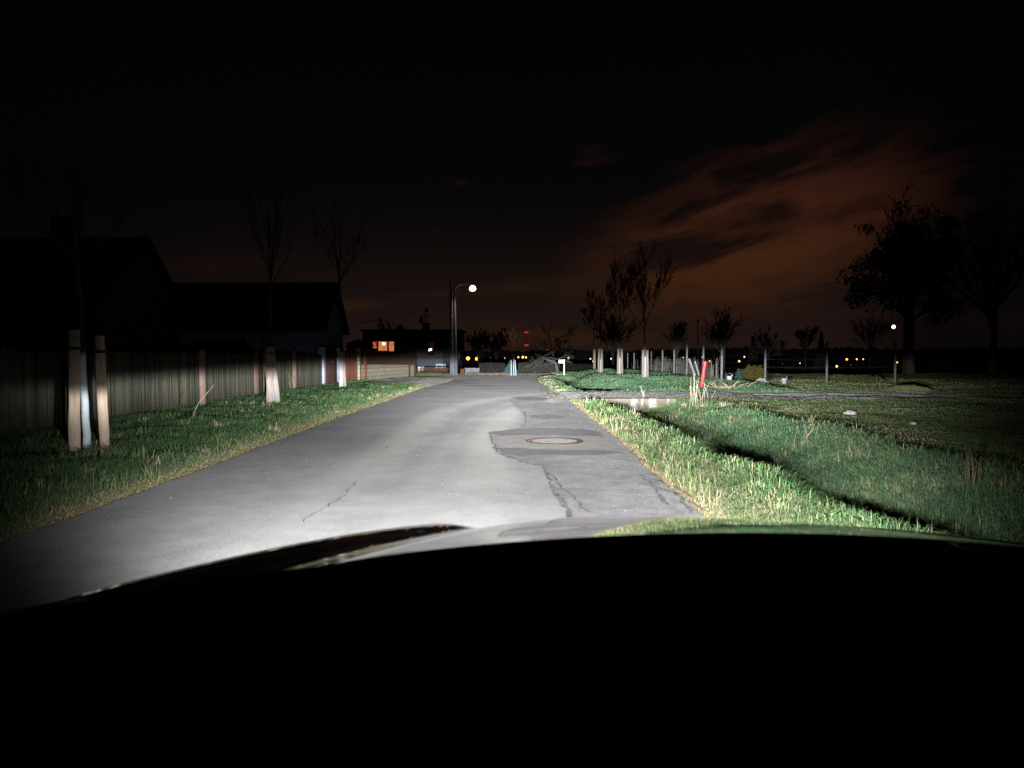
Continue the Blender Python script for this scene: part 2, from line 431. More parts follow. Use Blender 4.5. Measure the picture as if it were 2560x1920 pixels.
def G(x, y):
    x = np.asarray(x, float); y = np.asarray(y, float)
    z = crest(y)
    n1 = fbm(x * .35, y * .35, 11) - .5; n2 = fbm(x * 1.7, y * 1.7, 21) - .5
    offL = left_edge(y) - x; offR = x - right_edge(y)
    road = (offL < 0) & (offR < 0)
    side = np.maximum(np.maximum(offL, offR), 0)
    soft = sst(0.1, 1.0, side)
    z = z + soft * (0.10 * n1 + 0.07 * n2)
    # left verge rises gently to the fence
    z = z + np.where(offL > 0, 0.07 * sst(0.1, 1.6, offL) * sst(62, 45, y), 0)
    # ditch on the right, from the near field to the culvert, and again past the driveway
    d1 = sst(24.0, 23.6, y)
    d2 = sst(29.2, 31.0, y) * sst(60, 46, y)
    wob = 0.25 * (fbm(y * .5, 2.2, 31) - .5)
    prof = sst(0.75, 1.5, offR + wob) * sst(3.7, 1.9, offR + wob)
    z = z - prof * (0.50 * d1 + (0.40 + 0.55 * sst(37, 31.5, y)) * d2) * (0.85 + 0.3 * n1)
    # raised bank with the young trees
    xb = np.clip(y - 42, 0, 30) * .13
    bank = sst(0.0, 1.0, (x - 2.7 - xb) / 2.0) * sst(30.5, 37, y) * sst(13.5, 8.0, x + (y - 36) * 0.05) * sst(78, 64, y)
    z = z + bank * (0.24 + 0.16 * n1)
    # near field hummocks and ruts of the farm track
    fld = sst(5.0, 6.5, x) * sst(34, 27, y)
    z = z + fld * 0.05 * n2
    for yy, dp, wd in ((27.0, 0.15, 0.34), (28.9, 0.17, 0.30)):
        yr = yy + 0.25 * (fbm(x * .25, 4.4, 41) - .5) + 0.02 * (x - 10) * (1 if yy > 28 else -0.6)
        k = np.exp(-((y - yr) / wd) ** 2)
        z = z - k * dp * sst(4.5, 9.0, x) * (0.6 + 0.8 * fbm(x * 0.8, yy, 43)) * sst(60, 30, x)
    # a shallow rut across the field further right
    yr = 18.0 + 0.05 * (x - 14); z = z - 0.10 * np.exp(-((y - yr) / 0.4) ** 2) * sst(11.5, 15, x)
    # driveway is level across the ditch
    dr = sst(23.7, 24.2, y) * sst(29.4, 28.7, y) * sst(11, 6, x) * (offR > 0)
    z = z * (1 - dr * 0.85) + dr * .07
    xr = sst(48.9, 49.4, y) * sst(53.6, 53.1, y) * sst(4.4, 3.6, x)
    z = z * (1 - xr) - .06 * xr
    z = np.where(road, crest(y) - 0.05, np.where(side < 0.25, z - 0.03 * (1 - side / 0.25), z))
    return z
def Gz(x, y): return float(G(np.array([x]), np.array([y]))[0])

def axis(a, b, fine0, fine1, st, grow=1.25):
    xs = list(np.arange(fine0, fine1 + 1e-6, st))
    s = st; x = fine1
    while x < b: s *= grow; x += s; xs.append(min(x, b))
    s = st; x = fine0
    while x > a: s *= grow; x -= s; xs.insert(0, max(x, a))
    return np.array(xs)
gx = axis(-3000, 3000, -9.5, 24.0, 0.17); gy = axis(-60, 4000, 3.0, 62.0, 0.17)
XX, YY = np.meshgrid(gx, gy); ZZ = G(XX, YY)
nx, ny = len(gx), len(gy)
idx = np.arange(nx * ny).reshape(ny, nx)
quads = np.stack([idx[:-1, :-1], idx[:-1, 1:], idx[1:, 1:], idx[1:, :-1]], -1).reshape(-1, 4)
ground = link('ground', np_mesh('ground', np.stack([XX, YY, ZZ], -1).reshape(-1, 3), [quads], smooth=True), M_SOIL)
tag(ground, kind='structure')

# road sheet
ys = np.concatenate([np.arange(-4, 40, 0.12), np.arange(40, 49.61, 0.3)])
tt = np.linspace(0, 1, 15)
Lx = left_edge(ys); Rx = right_edge(ys)
VX = Lx[:, None] * (1 - tt) + Rx[:, None] * tt
VY = np.repeat(ys[:, None], len(tt), 1)
VZ = crest(VY) + 0.028 * (1 - (2 * tt - 1) ** 2)[None, :] - 0.004
idx = np.arange(len(ys) * len(tt)).reshape(len(ys), len(tt))
quads = np.stack([idx[:-1, :-1], idx[:-1, 1:], idx[1:, 1:], idx[1:, :-1]], -1).reshape(-1, 4)
road = link('road', np_mesh('road', np.stack([VX, VY, VZ], -1).reshape(-1, 3), [quads], smooth=True), M_ROAD)
tag(road, kind='structure')
def roadz(x, y):
    l = float(left_edge(y)); r = float(right_edge(y)); t = (x - l) / (r - l)
    return float(crest(y)) + 0.028 * (1 - (2 * t - 1) ** 2) - 0.004
# cross road at the T junction
ys = np.linspace(49.6, 53.0, 6); xs = np.linspace(-30, 3.6, 60)
XX, YY = np.meshgrid(xs, ys); idx = np.arange(XX.size).reshape(XX.shape)
quads = np.stack([idx[:-1, :-1], idx[:-1, 1:], idx[1:, 1:], idx[1:, :-1]], -1).reshape(-1, 4)
cross = link('cross_road', np_mesh('cross_road', np.stack([XX, YY, crest(YY) + 0.024 + 0.03 * (fbm(XX * .5, YY * .8, 77) - .5)], -1).reshape(-1, 3), [quads], smooth=True), M_PALE)
tag(cross, kind='structure')

def sheet(name, poly, m, dz, steps=40):
    """flat sheet laid on the road, polygon given in photo pixels on the ground, followed on the road's camber"""
    pts = [gp(u, v) for u, v in poly]
    bm = bmesh.new()
    vs = [bm.verts.new((p.x, p.y, 0)) for p in pts]
    bm.faces.new(vs)
    bmesh.ops.triangulate(bm, faces=bm.faces[:])
    for _ in range(5):
        es = [e for e in bm.edges if e.calc_length() > 0.22]
        if not es: break
        bmesh.ops.subdivide_edges(bm, edges=es, cuts=1)
        bmesh.ops.triangulate(bm, faces=[f for f in bm.faces if len(f.verts) > 3])
    for v in bm.verts:
        j = 0.16 * (fbm(v.co.x * 4, v.co.y * 4, 3) - .5)
        v.co.x += float(j) * (1 if len([e for e in v.link_edges if e.is_boundary]) else 0)
        v.co.z = roadz(v.co.x, v.co.y) + dz
    bmesh.ops.recalc_face_normals(bm, faces=bm.faces[:])
    for f in bm.faces:
        if f.normal.z < 0: f.normal_flip()
    me = bpy.data.meshes.new(name); bm.to_mesh(me); bm.free()
    return tag(link(name, me, m), kind='structure')
sheet('asphalt_patch', [(1440, 1330), (1423, 1294), (1412, 1272), (1397, 1253), (1390, 1230), (1378, 1212), (1370, 1190), (1359, 1171), (1330, 1163), (1296, 1155), (1262, 1146), (1240, 1139), (1234, 1120), (1222, 1098), (1224, 1082), (1262, 1079), (1302, 1073), (1314, 1057), (1309, 1032), (1290, 1018), (1276, 1003), (1312, 1000), (1352, 1004), (1400, 1012), (1440, 1030), (1480, 1062), (1512, 1098), (1548, 1124), (1590, 1160), (1640, 1200), (1685, 1250), (1720, 1300), (1738, 1330)], M_PATCH, 0.004)
sheet('dark_asphalt_band', [(1226, 1086), (1262, 1080), (1320, 1074), (1400, 1072), (1470, 1076), (1502, 1082), (1505, 1091), (1430, 1091), (1380, 1090), (1310, 1091), (1250, 1093)], M_BAND, 0.008)
sheet('dark_asphalt_band', [(1238, 1124), (1300, 1125), (1400, 1128), (1520, 1128), (1555, 1134), (1500, 1139), (1420, 1141), (1350, 1142), (1300, 1146), (1252, 1140)], M_BAND, 0.008)
sheet('pale_asphalt_band', [(1250, 1095), (1300, 1092), (1400, 1092), (1500, 1092), (1536, 1106), (1552, 1122), (1480, 1126), (1380, 1124), (1300, 1122), (1246, 1120)], M_PALE, 0.008)
sheet('dark_asphalt_band', [(1322, 1040), (1380, 1039), (1420, 1044), (1400, 1049), (1330, 1050)], M_BAND, 0.008)
sheet('dark_asphalt_band', [(1278, 995), (1330, 993), (1372, 997), (1360, 1003), (1300, 1002)], M_BAND, 0.008)

def crack(name, pts, w, seed):
    rnd = random.Random(seed)
    P = [gp(u, v) for u, v in pts]; Q = []
    for a, b in zip(P[:-1], P[1:]):
        n = max(2, int((b - a).length / 0.10))
        for i in range(n): Q.append(a.lerp(b, i / n))
    Q.append(P[-1]); mb = MB(); vs = []; fs = []
    for i, q in enumerate(Q):
        t = (Q[min(i + 1, len(Q) - 1)] - Q[max(i - 1, 0)]).normalized(); nn = Vector((-t.y, t.x, 0))
        q = q + nn * rnd.uniform(-.025, .025)
        ww = w * .72 * rnd.uniform(.15, 1.5) * (0.25 if i in (0, len(Q) - 1) else 1)
        for s_ in (-1, 1):
            p = q + nn * s_ * ww * .5; vs.append((p.x, p.y, roadz(p.x, p.y) + 0.012))
        if i: fs.append((2 * i - 2, 2 * i - 1, 2 * i + 1, 2 * i))
    mb.add(vs, fs)
    return tag(mb.build(name, M_CRACK), kind='structure')
k_ = 3.16
def C8(l): return [(1100 + x / k_, 880 + y / k_) for x, y in l]
def C2(l): return [(500 + x / k_, 880 + y / k_) for x, y in l]
crack('road_crack', C8([(395, 650), (410, 700), (430, 760), (450, 815), (540, 840), (620, 870), (700, 900), (800, 915), (830, 945)]), 0.030, 1)
crack('road_crack', C8([(830, 945), (850, 1000), (880, 1060), (905, 1120), (940, 1180), (985, 1240), (1020, 1310), (1040, 1400)]), 0.055, 2)
crack('road_crack', C8([(1590, 975), (1640, 1030), (1690, 1080), (1730, 1150), (1800, 1220)]), 0.045, 3)
crack('road_crack', C8([(1590, 975), (1650, 965), (1720, 1000), (1760, 1015)]), 0.05, 4)
crack('road_crack', C8([(1650, 1010), (1720, 1020), (1790, 1045)]), 0.03, 5)
crack('road_crack', C8([(1690, 1070), (1790, 1100), (1860, 1120), (1900, 1160), (1930, 1220), (1990, 1280)]), 0.045, 6)
crack('road_crack', C8([(1900, 1160), (1980, 1190), (2060, 1220), (2120, 1270)]), 0.05, 7)
crack('road_crack', C8([(580, 430), (620, 460), (680, 520)]), 0.02, 8)
crack('road_crack', C8([(870, 800), (1000, 820), (1200, 830), (1400, 850), (1520, 870)]), 0.018, 9)
crack('road_crack', C2([(1230, 1040), (1190, 1100), (1150, 1140), (1100, 1190), (1030, 1230), (980, 1255)]), 0.016, 10)
crack('road_crack', C2([(980, 1255), (900, 1310), (850, 1340), (820, 1390)]), 0.012, 11)
crack('road_crack', C2([(1520, 745), (1470, 775), (1420, 800)]), 0.014, 12)
crack('road_crack', C2([(630, 730), (700, 690), (820, 655)]), 0.022, 13)
crack('road_crack', C2([(940, 630), (1040, 600), (1070, 570), (1040, 550)]), 0.018, 14)
crack('road_crack', C2([(1560, 350), (1760, 348), (2000, 352), (2210, 362)]), 0.05, 15)
crack('road_crack', C2([(500, 860), (540, 850), (560, 852)]), 0.02, 17)
crack('road_crack', C8([(830, 945), (900, 1010), (960, 1090), (1010, 1120), (1080, 1190), (1130, 1260), (1210, 1290)]), 0.03, 18)
crack('road_crack', C8([(1500, 780), (1560, 830), (1640, 880), (1700, 940)]), 0.03, 19)
crack('road_crack', C8([(660, 480), (680, 520), (670, 570), (640, 610)]), 0.03, 20)
crack('road_crack', C8([(1850, 1060), (1880, 1090), (1960, 1130), (2010, 1160)]), 0.05, 21)
crack('road_crack', [(1270, 1003), (1290, 1012), (1308, 1022)], 0.03, 16)

# gravel yard on the left and gravel driveway on the right
def strip(name, xa, xb, ya, yb, m, dz, fx=None):
    xs = np.linspace(0, 1, 40); ys = np.linspace(ya, yb, int((yb - ya) / .2))
    XX = np.array([[xa(y) * (1 - t) + xb(y) * t for t in xs] for y in ys]); YY = np.repeat(ys[:, None], 40, 1)
    idx = np.arange(XX.size).reshape(XX.shape)
    q = np.stack([idx[:-1, :-1], idx[:-1, 1:], idx[1:, 1:], idx[1:, :-1]], -1).reshape(-1, 4)
    ZZ = G(XX, YY) + dz
    return tag(link(name, np_mesh(name, np.stack([XX, YY, ZZ], -1).reshape(-1, 3), [q], smooth=True), m), kind='structure')
strip('gravel_yard', lambda y: -7.4 + 0.5 * sst(40, 36, y), lambda y: float(left_edge(y)) - 0.05, 35.8, 49.4, M_GRAVEL, 0.02)
strip('gravel_driveway', lambda y: float(right_edge(y)) + 0.02, lambda y: 16.0, 24.3, 29.6, M_GRAVEL, 0.02)

# scattered chippings (nobody could count them)
rng = np.random.default_rng(4)
def pebbles(name, pts, smin, smax, zf, m=M_STONE):
    n = len(pts); s = rng.uniform(smin, smax, n)
    base = np.array([[1, 0, 0], [-.5, .86, 0], [-.5, -.86, 0], [0, 0, .8]]) 
    ang = rng.uniform(0, 6.28, n); c, s_ = np.cos(ang), np.sin(ang)
    V = np.zeros((n, 4, 3))
    V[:, :, 0] = (base[None, :, 0] * c[:, None] - base[None, :, 1] * s_[:, None]) * s[:, None] + pts[:, 0:1]
    V[:, :, 1] = (base[None, :, 0] * s_[:, None] + base[None, :, 1] * c[:, None]) * s[:, None] + pts[:, 1:2]
    V[:, :, 2] = base[None, :, 2] * s[:, None] + zf(pts)[:, None]
    F = (np.array([[0, 1, 3], [1, 2, 3], [2, 0, 3]])[None] + (np.arange(n) * 4)[:, None, None]).reshape(-1, 3)
    return tag(link(name, np_mesh(name, V.reshape(-1, 3), [F]), m), kind='stuff', label='small pale chippings scattered over the ground', cat='gravel')
N_ = 900
py = rng.uniform(6, 34, N_); e = right_edge(py) - np.abs(rng.normal(0, 0.5, N_)) - .02
sel = rng.random(N_) < .25; e = np.where(sel, rng.uniform(-3.8, 1.5, N_), e)
pebbles('road_chippings', np.stack([e, py], 1), 0.006, 0.018, lambda p: np.array([roadz(a, b) + .002 for a, b in p]))
px = rng.uniform(-7.0, -3.6, 1500); py = rng.uniform(36, 49, 1500)
pebbles('yard_chippings', np.stack([px, py], 1), 0.02, 0.07, lambda p: G(p[:, 0], p[:, 1]) + .02)
px = rng.uniform(1.2, 12, 1600) ; py = rng.normal(26.6, 1.6, 1600)
pebbles('driveway_chippings', np.stack([px, py], 1), 0.015, 0.05, lambda p: np.where(p[:, 0] > 1.9, G(p[:, 0], p[:, 1]) + .02, .03))

# ------------------------------------------------------------------ grass
def blades(name, P, hgt, wid, col, lean=0.45, seed=1, mat_=M_GRASS, label='grass', cat='grass', kind='stuff', zoff=0.0):
    r = np.random.default_rng(seed); n = len(P)
    z = G(P[:, 0], P[:, 1]) - 0.01 + zoff
    a = r.uniform(0, 6.283, n); wa = a + 1.57 + r.normal(0, .4, n)
    # most blades turn a flat side at random
    ln = hgt * np.abs(r.normal(lean, lean * .5, n))
    lx, ly = np.cos(a) * ln, np.sin(a) * ln
    wx, wy = np.cos(wa) * wid * .5, np.sin(wa) * wid * .5
    V = np.zeros((n, 7, 3)); q = np.clip(ln / np.maximum(hgt, 1e-4), 0, 2)
    for k, (fl, fh, fw) in enumerate(((0, 0, 1.0), (.16, .48, .95), (.50, .86, .70))):
        x_, y_, z_ = P[:, 0] + lx * fl, P[:, 1] + ly * fl, z + hgt * fh * (1 - .14 * q * fl * 2)
        V[:, 2 * k] = np.stack([x_ - wx * fw, y_ - wy * fw, z_], 1); V[:, 2 * k + 1] = np.stack([x_ + wx * fw, y_ + wy * fw, z_], 1)
    V[:, 6] = np.stack([P[:, 0] + lx, P[:, 1] + ly, z + np.maximum(hgt * (1.0 - .42 * q), hgt * .25)], 1)
    o = (np.arange(n) * 7)[:, None]
    F4 = np.concatenate([np.array([[0, 1, 3, 2]]) + o, np.array([[2, 3, 5, 4]]) + o]); F3 = np.array([[4, 5, 6]]) + o
    C = np.repeat(col[:, None, :], 7, 1).reshape(-1, 3)
    return tag(link(name, np_mesh(name, V.reshape(-1, 3), [F4, F3], C), mat_), label, cat, kind=kind)
def palette(n, r, dry, P, cool=0.0):
    """mix of green and straw blades; dry is 0..1 (array)"""
    g = np.stack([r.uniform(.062, .098, n), r.uniform(.125, .172, n), r.uniform(.042, .066, n)], 1)
    g[:, 2] += cool * r.uniform(.012, .034, n)
    d = np.stack([r.uniform(.28, .42, n), r.uniform(.27, .38, n), r.uniform(.16, .23, n)], 1)
    y = np.stack([r.uniform(.145, .20, n), r.uniform(.175, .235, n), r.uniform(.075, .105, n)], 1)
    w = np.clip((dry - r.random(n)) * 2.2 + .15, 0, 1)[:, None]          # a blade is green, half dry or dry
    out = np.where(w < .5, g * (1 - 2 * w) + y * 2 * w, y * (2 - 2 * w) + d * (2 * w - 1))
    return out * r.uniform(.6, 1.3, (n, 1))
def area(r, n, x0, x1, y0, y1, fy=None):
    """density falls with distance"""
    u = r.random(n); y = 1 / ((1 - u) / y0 + u / y1)
    return np.stack([r.uniform(x0, x1, n), y], 1)

# left verge
r = np.random.default_rng(10)
P = area(r, 330000, -8.6, -3.9, 5.0, 49); off = left_edge(P[:, 1]) - P[:, 0]
yard = (P[:, 1] > 35.5) & (P[:, 0] > -7.6)
P = P[(off > 0.03) & ~yard & (r.random(len(P)) < (0.35 + .65 * sst(0, .5, off)))]
off = left_edge(P[:, 1]) - P[:, 0]; n = len(P); far = np.clip(P[:, 1] / 11, .8, 3)
tuft = fbm(P[:, 0] * 1.3, P[:, 1] * 1.3, 51)
h = (0.035 + 0.115 * sst(0.05, 0.9, off)) * (0.35 + 1.25 * tuft) * r.uniform(.6, 1.25, n) * (1 - .75 * sst(.5, .2, np.abs(P[:, 1] - 10.45) / 2) * sst(1.3, .8, np.abs(P[:, 0] + 5.95)))
dry = np.clip(0.62 * sst(0.9, 0.1, off) + .10 + .35 * (fbm(P[:, 0] * .7, P[:, 1] * .7, 52) - .5), .03, .9)
blades('left_verge_grass', P, h, 0.0055 * far * r.uniform(.7, 1.4, n), palette(n, r, dry, P, .35), .85, 11, label='grass verge between the asphalt road and the slatted wooden fence')
# fallen dry thatch along the asphalt edge, both sides
P1 = area(r, 26000, 0, 1, 5, 36); s1 = r.random(len(P1)) < .5
o1 = np.abs(r.normal(0, .22, len(P1)))
P1[:, 0] = np.where(s1, left_edge(P1[:, 1]) - o1 + .02, right_edge(P1[:, 1]) + o1 - .02)
ok = ~((P1[:, 0] > 0) & (P1[:, 1] > 23.6)); P1 = P1[ok]; n = len(P1)
c = np.stack([r.uniform(.24, .46, n), r.uniform(.20, .36, n), r.uniform(.11, .2, n)], 1)
blades('dry_thatch', P1, r.uniform(.015, .05, n), r.uniform(.006, .016, n) * np.clip(P1[:, 1] / 11, .8, 3), c, 2.2, 12, label='flattened dry straw lining the edges of the asphalt')
# right verge lip: long lush blades
P = area(r, 130000, 1.75, 3.6, 4.6, 23.6); off = P[:, 0] - right_edge(P[:, 1])
tuft = fbm(P[:, 0] * 1.8, P[:, 1] * 1.8, 61)
P = P[(off > .05) & (r.random(len(P)) < np.clip(sst(.03, .35, off) * (.25 + 1.3 * sst(.3, .6, tuft)), 0, 1))]
off = P[:, 0] - right_edge(P[:, 1]); tuft = fbm(P[:, 0] * 1.8, P[:, 1] * 1.8, 61); n = len(P); far = np.clip(P[:, 1] / 10, .85, 2.6)
h = (0.05 + 0.20 * sst(.1, .75, off)) * (.55 + .8 * tuft) * r.uniform(.55, 1.25, n) * (1 - .5 * sst(14, 19, P[:, 1])) * (1 + .35 * sst(10, 6, P[:, 1]))
dry = np.clip(.75 * sst(.85, .1, off) + .26 + .5 * (fbm(P[:, 0] * 1.1, P[:, 1] * 1.1, 62) - .5), .05, .95)
blades('right_verge_grass', P, h, .0105 * far * r.uniform(.7, 1.4, n), palette(n, r, dry, P, .25), .85, 13, label='long lush grass along the right road edge beside the ditch')
# clumps of longer blades standing out of both verges
def clumps(name, cx, cy, per, rad, hh, wd, cols, seed, label):
    r = np.random.default_rng(seed); n = len(cx) * per
    P = np.stack([np.repeat(cx, per) + r.normal(0, rad, n), np.repeat(cy, per) + r.normal(0, rad, n)], 1)
    k = np.repeat(r.uniform(.55, 1.2, len(cx)), per)
    ok = (P[:, 0] < left_edge(P[:, 1]) - .12) | (P[:, 0] > right_edge(P[:, 1]) + .10)
    P, k = P[ok], k[ok]; n = len(P); w_ = np.clip(P[:, 1] / 9, .9, 3)
    c = cols[np.repeat(r.integers(0, len(cols), len(cx)), per)[ok]] * r.uniform(.65, 1.3, (n, 1))
    blades(name, P, hh * k * r.uniform(.5, 1.2, n), wd * w_ * r.uniform(.6, 1.3, n), c, .95, seed, label=label)
TC = np.array([[.10, .165, .06], [.13, .19, .075], [.19, .22, .10], [.30, .28, .17], [.075, .14, .055]])
r = np.random.default_rng(77)
cy = 1 / (1 / 6.0 + r.random(520) * (1 / 34.0 - 1 / 6.0)); cx = left_edge(cy) - r.uniform(.25, 4.0, 520)
clumps('left_verge_tufts', cx, cy, 26, .06, .20, .007, TC, 78, 'longer grass tufts scattered on the left verge')
cy = 1 / (1 / 5.0 + r.random(430) * (1 / 22.0 - 1 / 5.0)); cx = right_edge(cy) + np.abs(r.normal(.62, .28, 430))
clumps('right_verge_tufts', cx, cy, 34, .075, .23, .0085, TC, 79, 'long arching grass tufts along the lip of the ditch')
cy = 1 / (1 / 5.5 + r.random(420) * (1 / 23.0 - 1 / 5.5)); cx = r.uniform(3.4, 6.0, 420)
clumps('ditch_tufts', cx, cy, 24, .08, .24, .008, TC[[0, 4, 2, 3]], 80, 'mixed green and straw tufts in the ditch')
# ditch and its far bank
P = area(r, 170000, 2.9, 6.2, 4.6, 23.8); tuft = fbm(P[:, 0] * 1.5, P[:, 1] * 1.5, 71)
P = P[r.random(len(P)) < np.clip(.3 + .9 * tuft, 0, 1) * sst(6.3, 5.2, P[:, 0] + .6 * (tuft[:] - .5))]
tuft = fbm(P[:, 0] * 1.5, P[:, 1] * 1.5, 71); n = len(P); far = np.clip(P[:, 1] / 10, .85, 2.8)
h = .20 * (.4 + 1.1 * tuft) * r.uniform(.5, 1.3, n) * (1 - .6 * sst(17, 21, P[:, 1]))
dry = np.clip(.22 + .7 * (fbm(P[:, 0] * .9, P[:, 1] * .9, 72) - .5), .03, .8)
blades('ditch_grass', P, h, .0065 * far * r.uniform(.7, 1.4, n), palette(n, r, dry, P, 1.0) * 1.35, .9, 14, label='tangled grass filling the ditch and its far bank')
# short field turf
P = area(r, 260000, 4.8, 30, 5.5, 46); tr = (P[:, 1] > 24.2) & (P[:, 1] < 29.6) & (P[:, 0] < 9 + 6 * r.random(len(P)))
inb = (P[:, 1] > 30) & (P[:, 0] < 10.5)
P = P[~tr & ~inb]; n = len(P); far = np.clip(P[:, 1] / 9, .9, 4)
t2 = fbm(P[:, 0] * .45, P[:, 1] * .45, 81)
h = (.016 + .034 * fbm(P[:, 0] * 1.2, P[:, 1] * 1.2, 82)) * r.uniform(.6, 1.3, n) * np.clip(far * .6, 1, 2)
dry = np.clip(.38 + 1.3 * (t2 - .45), .05, .85)
pc = palette(n, r, dry, P, .25) * np.array([1.55, 1.35, 1.4]); pc = .3 * pc + .7 * (np.array([.125, .170, .078]) * (.75 + .5 * t2[:, None]) + np.array([.10, .065, .045]) * sst(.5, .7, t2)[:, None])
blades('field_turf', P, h, .009 * far * r.uniform(.7, 1.4, n), pc, .9, 15, label='short patchy turf of the open field on the right')
# bank with young trees and the ditch edge beyond the driveway
P = area(r, 170000, 1.5, 11.0, 29.4, 66); off = P[:, 0] - right_edge(P[:, 1])
P = P[(off > .05) & ~((P[:, 1] > 49.3) & (P[:, 1] < 53.2) & (P[:, 0] < 3.8))]; off = P[:, 0] - right_edge(P[:, 1]); n = len(P)
tuft = fbm(P[:, 0] * .8, P[:, 1] * .8, 91); far = np.clip(P[:, 1] / 11, 1, 5)
h = .17 * (.35 + 1.2 * tuft) * r.uniform(.5, 1.3, n) * np.where(off < 1.3, .9, 1)
dry = np.clip(.10 + .6 * sst(1.0, .2, off) + .5 * (fbm(P[:, 0] * .5, P[:, 1] * .5, 92) - .5), .02, .85)
blades('bank_grass', P, h, .008 * far * r.uniform(.7, 1.4, n), palette(n, r, dry, P, 1.1), .8, 16, label='grass on the raised bank around the young staked trees')
# far verge around the junction
P = np.stack([r.uniform(-14, 5, 22000), r.uniform(53.1, 62, 22000)], 1); n = len(P)
blades('junction_grass', P, r.uniform(.03, .12, n), r.uniform(.02, .04, n), palette(n, r, np.full(n, .3), P, .5), .5, 17, label='rough grass around the far road junction')

# dry reed stalks behind the wire fence (uncountable)
P = np.stack([r.uniform(9.8, 13.0, 5200), r.uniform(36, 62, 5200)], 1); P = P[P[:, 0] < 10.1 + (P[:, 1] - 36) * .11]; P = P[r.random(len(P)) < .25 + .9 * sst(.4, .6, fbm(P[:, 0] * 1.5, P[:, 1] * .6, 111))]; n = len(P)
c = np.stack([r.uniform(.07, .13, n)] * 3, 1) * np.array([1, .92, .80]) * r.uniform(.5, 1.3, (n, 1))
blades('dry_reeds', P, r.uniform(.25, 1.0, n) ** 1.4 * 1.35, r.uniform(.015, .03, n), c, .18, 18, label='tall dry weeds standing behind the concrete post fence', cat='weeds')

def stalks(name, u, v, n, hh, spread, label, seed, tilt=.12, cat='dry stalks', colr=(.30, .27, .19)):
    rnd = random.Random(seed); b = gp(u, v); z = Gz(b.x, b.y); mb = MB()
    for i in range(n):
        x, y = rnd.gauss(0, spread), rnd.gauss(0, spread); L = hh * rnd.uniform(.55, 1.05)
        dx, dy = rnd.gauss(0, tilt) * L, rnd.gauss(0, tilt) * L
        zz = Gz(b.x + x, b.y + y) - z - .02
        mb.tube([(x, y, zz), (x + dx * .4, y + dy * .4, zz + L * .55), (x + dx, y + dy, zz + L)], [.006, .005, .002], 4)
    m = mat('dry_stalk_' + str(seed), colr, .85, .15, .3, 9)
    o = mb.build(name, m); o.location = (b.x, b.y, z); return tag(o, label, cat)
stalks('reed_clump', 1733, 1016, 8, .95, .06, 'pale dry reed stalks standing between the culvert and the red marker post', 1)
stalks('reed_clump', 1752, 1012, 8, .75, .10, 'shorter leaning dry stalks just right of the pale reed stalks', 2, .3)
stalks('reed_clump', 2424, 1216, 9, .55, .05, 'brown dry stalks upright in the dim field at far right', 3, .08, colr=(.17, .125, .08))
stalks('reed_clump', 2012, 1105, 8, .45, .08, 'short broken straw stalks on the ditch bank below the stone heap', 4, .35)
stalks('reed_clump', 2395, 1312, 6, .45, .12, 'thin bent stalks in the dark ditch at lower right', 5, .2, colr=(.26, .19, .12))
stalks('reed_clump', 734, 985, 7, .75, .12, 'dead weed with thin stalks on the left verge past the twin staked tree', 6, .25)
stalks('dry_stalk', 472, 1068, 1, .9, .01, 'single straw stalk leaning on the left verge', 7, .5)
stalks('reed_clump', 1612, 1000, 7, .4, .05, 'little straw tufts on the grass above the culvert wall', 8, .3)

# ------------------------------------------------------------------ headlight-equipped car in the foreground
def paint():
    m = mat("black_car_paint", (0.008, 0.008, 0.009), 0.08, 0.6, coat=1.0)
    m.node_tree.nodes['Principled BSDF'].inputs['Coat Roughness'].default_value = 0.025
    return m
M_PAINT = paint()
CX = 0.22
car = empty('car', (CX, 1.0, 0.0), 'black car whose glossy bonnet fills the bottom of the view, headlights on', 'car')
def hood_z(x, y):
    """x relative to the car's middle, y world"""
    y0 = 1.35
    zc = 1.162
    d = y - y0
    z = zc - math.tan(R(12.4)) * d - 0.05 * d * d
    if y > 1.5: z -= 0.9 * (y - 1.5) ** 2
    a = abs(x)
    z -= 0.185 * a * a
    if a > 0.86: z -= 0.9 * (a - 0.86) ** 2
    # raised fender ridge converging towards the nose: a face on the inside, a gentle fall outside
    t = a - (0.60 - 0.36 * (y - 0.9))
    z += 0.015 * float(sst(-0.11, 0.0, t)) - 0.014 * math.exp(-((t + 0.15) / 0.085) ** 2)
    return z
mb = MB(); nxh, nyh = 120, 70; vs = []; fs = []
for j in range(nyh + 1):
    y = 0.72 + (2.05 - 0.72) * j / nyh
    for i in range(nxh + 1):
        w = 0.97 - 0.14 * max(0, (y - 1.2)) ** 1.5
        x = (2 * i / nxh - 1) * w
        vs.append((x, y - 1.0, hood_z(x, y)))
for j in range(nyh):
    for i in range(nxh):
        a = j * (nxh + 1) + i; fs.append((a, a + 1, a + nxh + 2, a + nxh + 1))
mb.add(vs, fs); hood = mb.build('hood', M_PAINT, car, smooth=True)
for s_ in (-1, 1):                                   # fenders below the bonnet edges
    mb = MB(); vs = []; fs = []
    for j in range(30):
        y = 0.72 + 1.33 * j / 29
        w = 0.97 - 0.14 * max(0, (y - 1.2)) ** 1.5
        zt = hood_z(w, y) - 0.012
        for k, (dx, dz) in enumerate(((0.006, 0), (0.035, -.02), (0.05, -.10), (0.05, -.34), (0.03, -.52))):
            vs.append((s_ * (w + dx), y - 1.0, zt + dz))
    for j in range(29):
        for k in range(4):
            a = j * 5 + k; f = (a, a + 1, a + 6, a + 5); fs.append(f if s_ > 0 else f[::-1])
    mb.add(vs, fs); mb.build('fender', M_PAINT, car, smooth=True)
mb = MB()
bm_pts = [(-.86, .95), (-.55, 1.12), (0, 1.17), (.55, 1.12), (.86, .95)]
vs = []; fs = []
